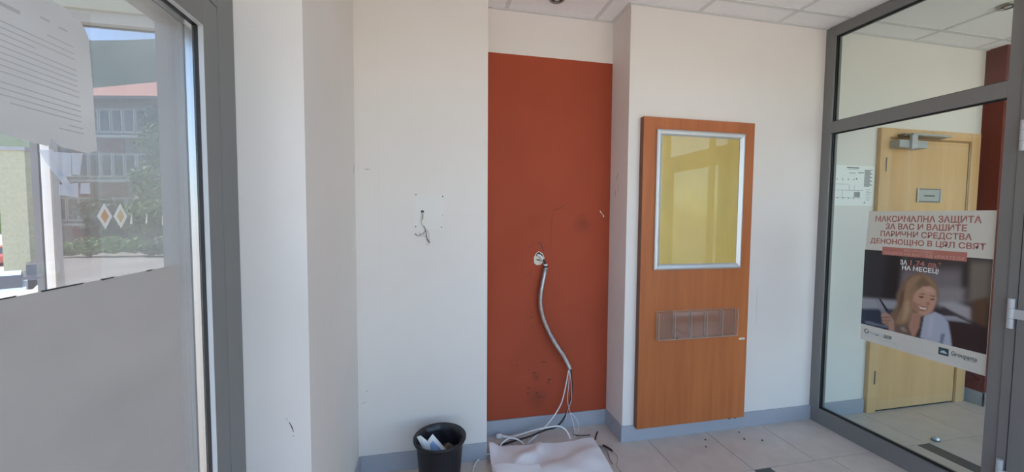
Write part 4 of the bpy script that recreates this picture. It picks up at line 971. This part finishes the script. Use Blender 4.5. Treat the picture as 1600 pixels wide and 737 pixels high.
# hillside
g = G(); nh = 60
for i in range(nh+1):
    a = math.radians(-95+i*150/nh)
    for k, (d, h) in enumerate(((120, -2.6), (160, 25), (210, 62), (250, 84), (300, 92))):
        hh = h*(1+0.06*math.sin(i*0.7)+0.04*math.sin(i*1.9+k)) if k else h
        g.v.append((d*math.sin(a), d*math.cos(a), hh))
for i in range(nh):
    for k in range(4):
        a = i*5+k; g.f.append((a, a+1, a+6, a+5)); g.m.append(0)
struct('hillside', g, 'hill', 'wooded green hillside behind the orange roofed house', 'hill', smooth=True, base=(0, 0, 0))
# trees and shrubs with single leaf faces
def leaves(g, c, r, n, size, rnd):
    c = Vector(c)
    for _ in range(n):
        d = Vector((rnd.gauss(0, 1), rnd.gauss(0, 1), rnd.gauss(0, 1))).normalized(); k = rnd.uniform(0.55, 1.0)
        p_ = c + Vector((d.x*r[0]*k, d.y*r[1]*k, d.z*r[2]*k))
        nrm = (d + Vector((rnd.uniform(-1, 1), rnd.uniform(-1, 1), rnd.uniform(-.3, 1)))).normalized()
        a = nrm.orthogonal().normalized(); b = nrm.cross(a); s = size*rnd.uniform(0.6, 1.3); t = rnd.uniform(0, 6.28)
        a, b = a*math.cos(t)+b*math.sin(t), b*math.cos(t)-a*math.sin(t)
        g.poly([p_-a*s, p_-b*s*0.5, p_+a*s, p_+b*s*0.5])
def tree(x, y, z0, clumps, m, lab, leaf=0.16, n=900, seed=1, trunk=0.18, name='tree', cat='tree', group='trees beyond the door glass'):
    rnd = random.Random(seed); t = thing(name, (x, y, z0), lab, cat, group)
    top = max(c[2] for c in clumps); zl = min(c[2] for c in clumps)
    mesh('trunk', G().lathe((x, y, z0), [(trunk, 0), (trunk*0.8, (zl-z0)*0.6), (trunk*0.4, top-z0)], 10), 'bark', t)
    g = G()
    for cx_, cy_, cz_, r_ in clumps: leaves(g, (x+cx_, y+cy_, cz_), (r_, r_, r_*0.8), n, leaf, rnd)
    f = mesh('foliage', g, m, t); f['kind'] = 'stuff'
tree(-13.2, 24.0, -1.4, [(0, 0, 6.2, 1.5), (0.6, 0.3, 4.6, 1.7), (-0.5, 0, 3.2, 1.6), (0.8, -.2, 2.0, 1.6), (-1.3, 0, 1.2, 1.2)], 'leaf_dk', 'dark green tree in front of the right side of the house', seed=1)
tree(-11.2, 20.5, -0.17, [(0, 0, 4.6, 1.5), (-0.3, 0.3, 2.9, 1.6), (-0.7, 0, 1.3, 1.5)], 'leaf', 'green tree nearest the door frame outside', seed=2)
tree(-39.2, 44.6, -2.6, [(0, 0, 4.6, 2.2), (-0.8, 0, 2.2, 2.4), (0.6, 0, 1.0, 1.8), (-2.2, 0, 6.0, 2.2)], 'leaf_lt', 'bright green tree left of the beige block', seed=3, leaf=0.22)
tree(-17.0, 24.4, -2.0, [(0, 0, 1.6, 0.9), (0.2, 0, 0.6, 0.9), (0.7, 0.2, 1.0, 0.7)], 'leaf_dk', 'low dark tree along the foot of the house', seed=4)
tree(-12.4, 17.2, -0.16, [(0, 0, 0.25, 0.42), (0.7, 0, 0.3, 0.42), (1.3, 0.1, 0.25, 0.36), (-0.6, 0, 0.15, 0.32)], 'leaf_lt', 'sunlit pale leafy shrub by the street', leaf=0.09, n=700, seed=5, trunk=0.08, name='shrub', cat='shrub', group='shrubs beyond the door glass')
tree(-9.7, 17.0, -0.16, [(0, 0, 0.3, 0.5), (0.7, 0, 0.35, 0.5), (-0.6, 0.1, 0.2, 0.4)], 'leaf', 'darker green shrub right of the sunlit one', leaf=0.09, n=700, seed=6, trunk=0.08, name='shrub', cat='shrub', group='shrubs beyond the door glass')
def car(x, y, z, rz, m, lab):
    t = thing('parked_car', (x, y, z), lab, 'car', 'cars parked on the street')
    c, s = math.cos(rz), math.sin(rz)
    def tr(g): g.v = [(x+c*a-s*b, y+s*a+c*b, z+h) for a, b, h in g.v]; return g
    side = [(-2.05, 0.35), (-2.1, 0.75), (-1.9, 0.92), (-1.0, 0.98), (1.0, 0.95), (1.9, 0.80), (2.1, 0.6), (2.1, 0.3), (-2.05, 0.28)]
    mesh('body', tr(G().prism([(a, -0.85, h) for a, h in side], (0, 1.7, 0))), m, t)
    cab = [(-1.75, 0.92), (-1.25, 1.42), (0.25, 1.45), (1.05, 0.95)]
    mesh('cabin', tr(G().prism([(a, -0.74, h) for a, h in cab], (0, 1.48, 0))), 'winglass', t)
    mesh('roof', tr(G().prism([(a, -0.72, h) for a, h in ((-1.27, 1.42), (0.27, 1.45), (0.22, 1.49), (-1.2, 1.47))], (0, 1.44, 0))), m, t)
    for a in (-1.3, 1.3):
        for b in (-0.86, 0.70): mesh('wheel', tr(G().lathe((a, b, 0.31), [(0.31, 0), (0.31, 0.16)], 18, (0, 1, 0))), 'black', t)
car(-18.5, 20.9, -2.61, 2.25, 'car_blue', 'pale blue car parked at the left picture edge')
car(-20.2, 25.45, -2.61, 2.25, 'car_dark', 'dark car parked between the beige block and white column')
car(-33.6, 38.0, -2.61, 2.25, 'car_red', 'red car further off at the left picture edge')
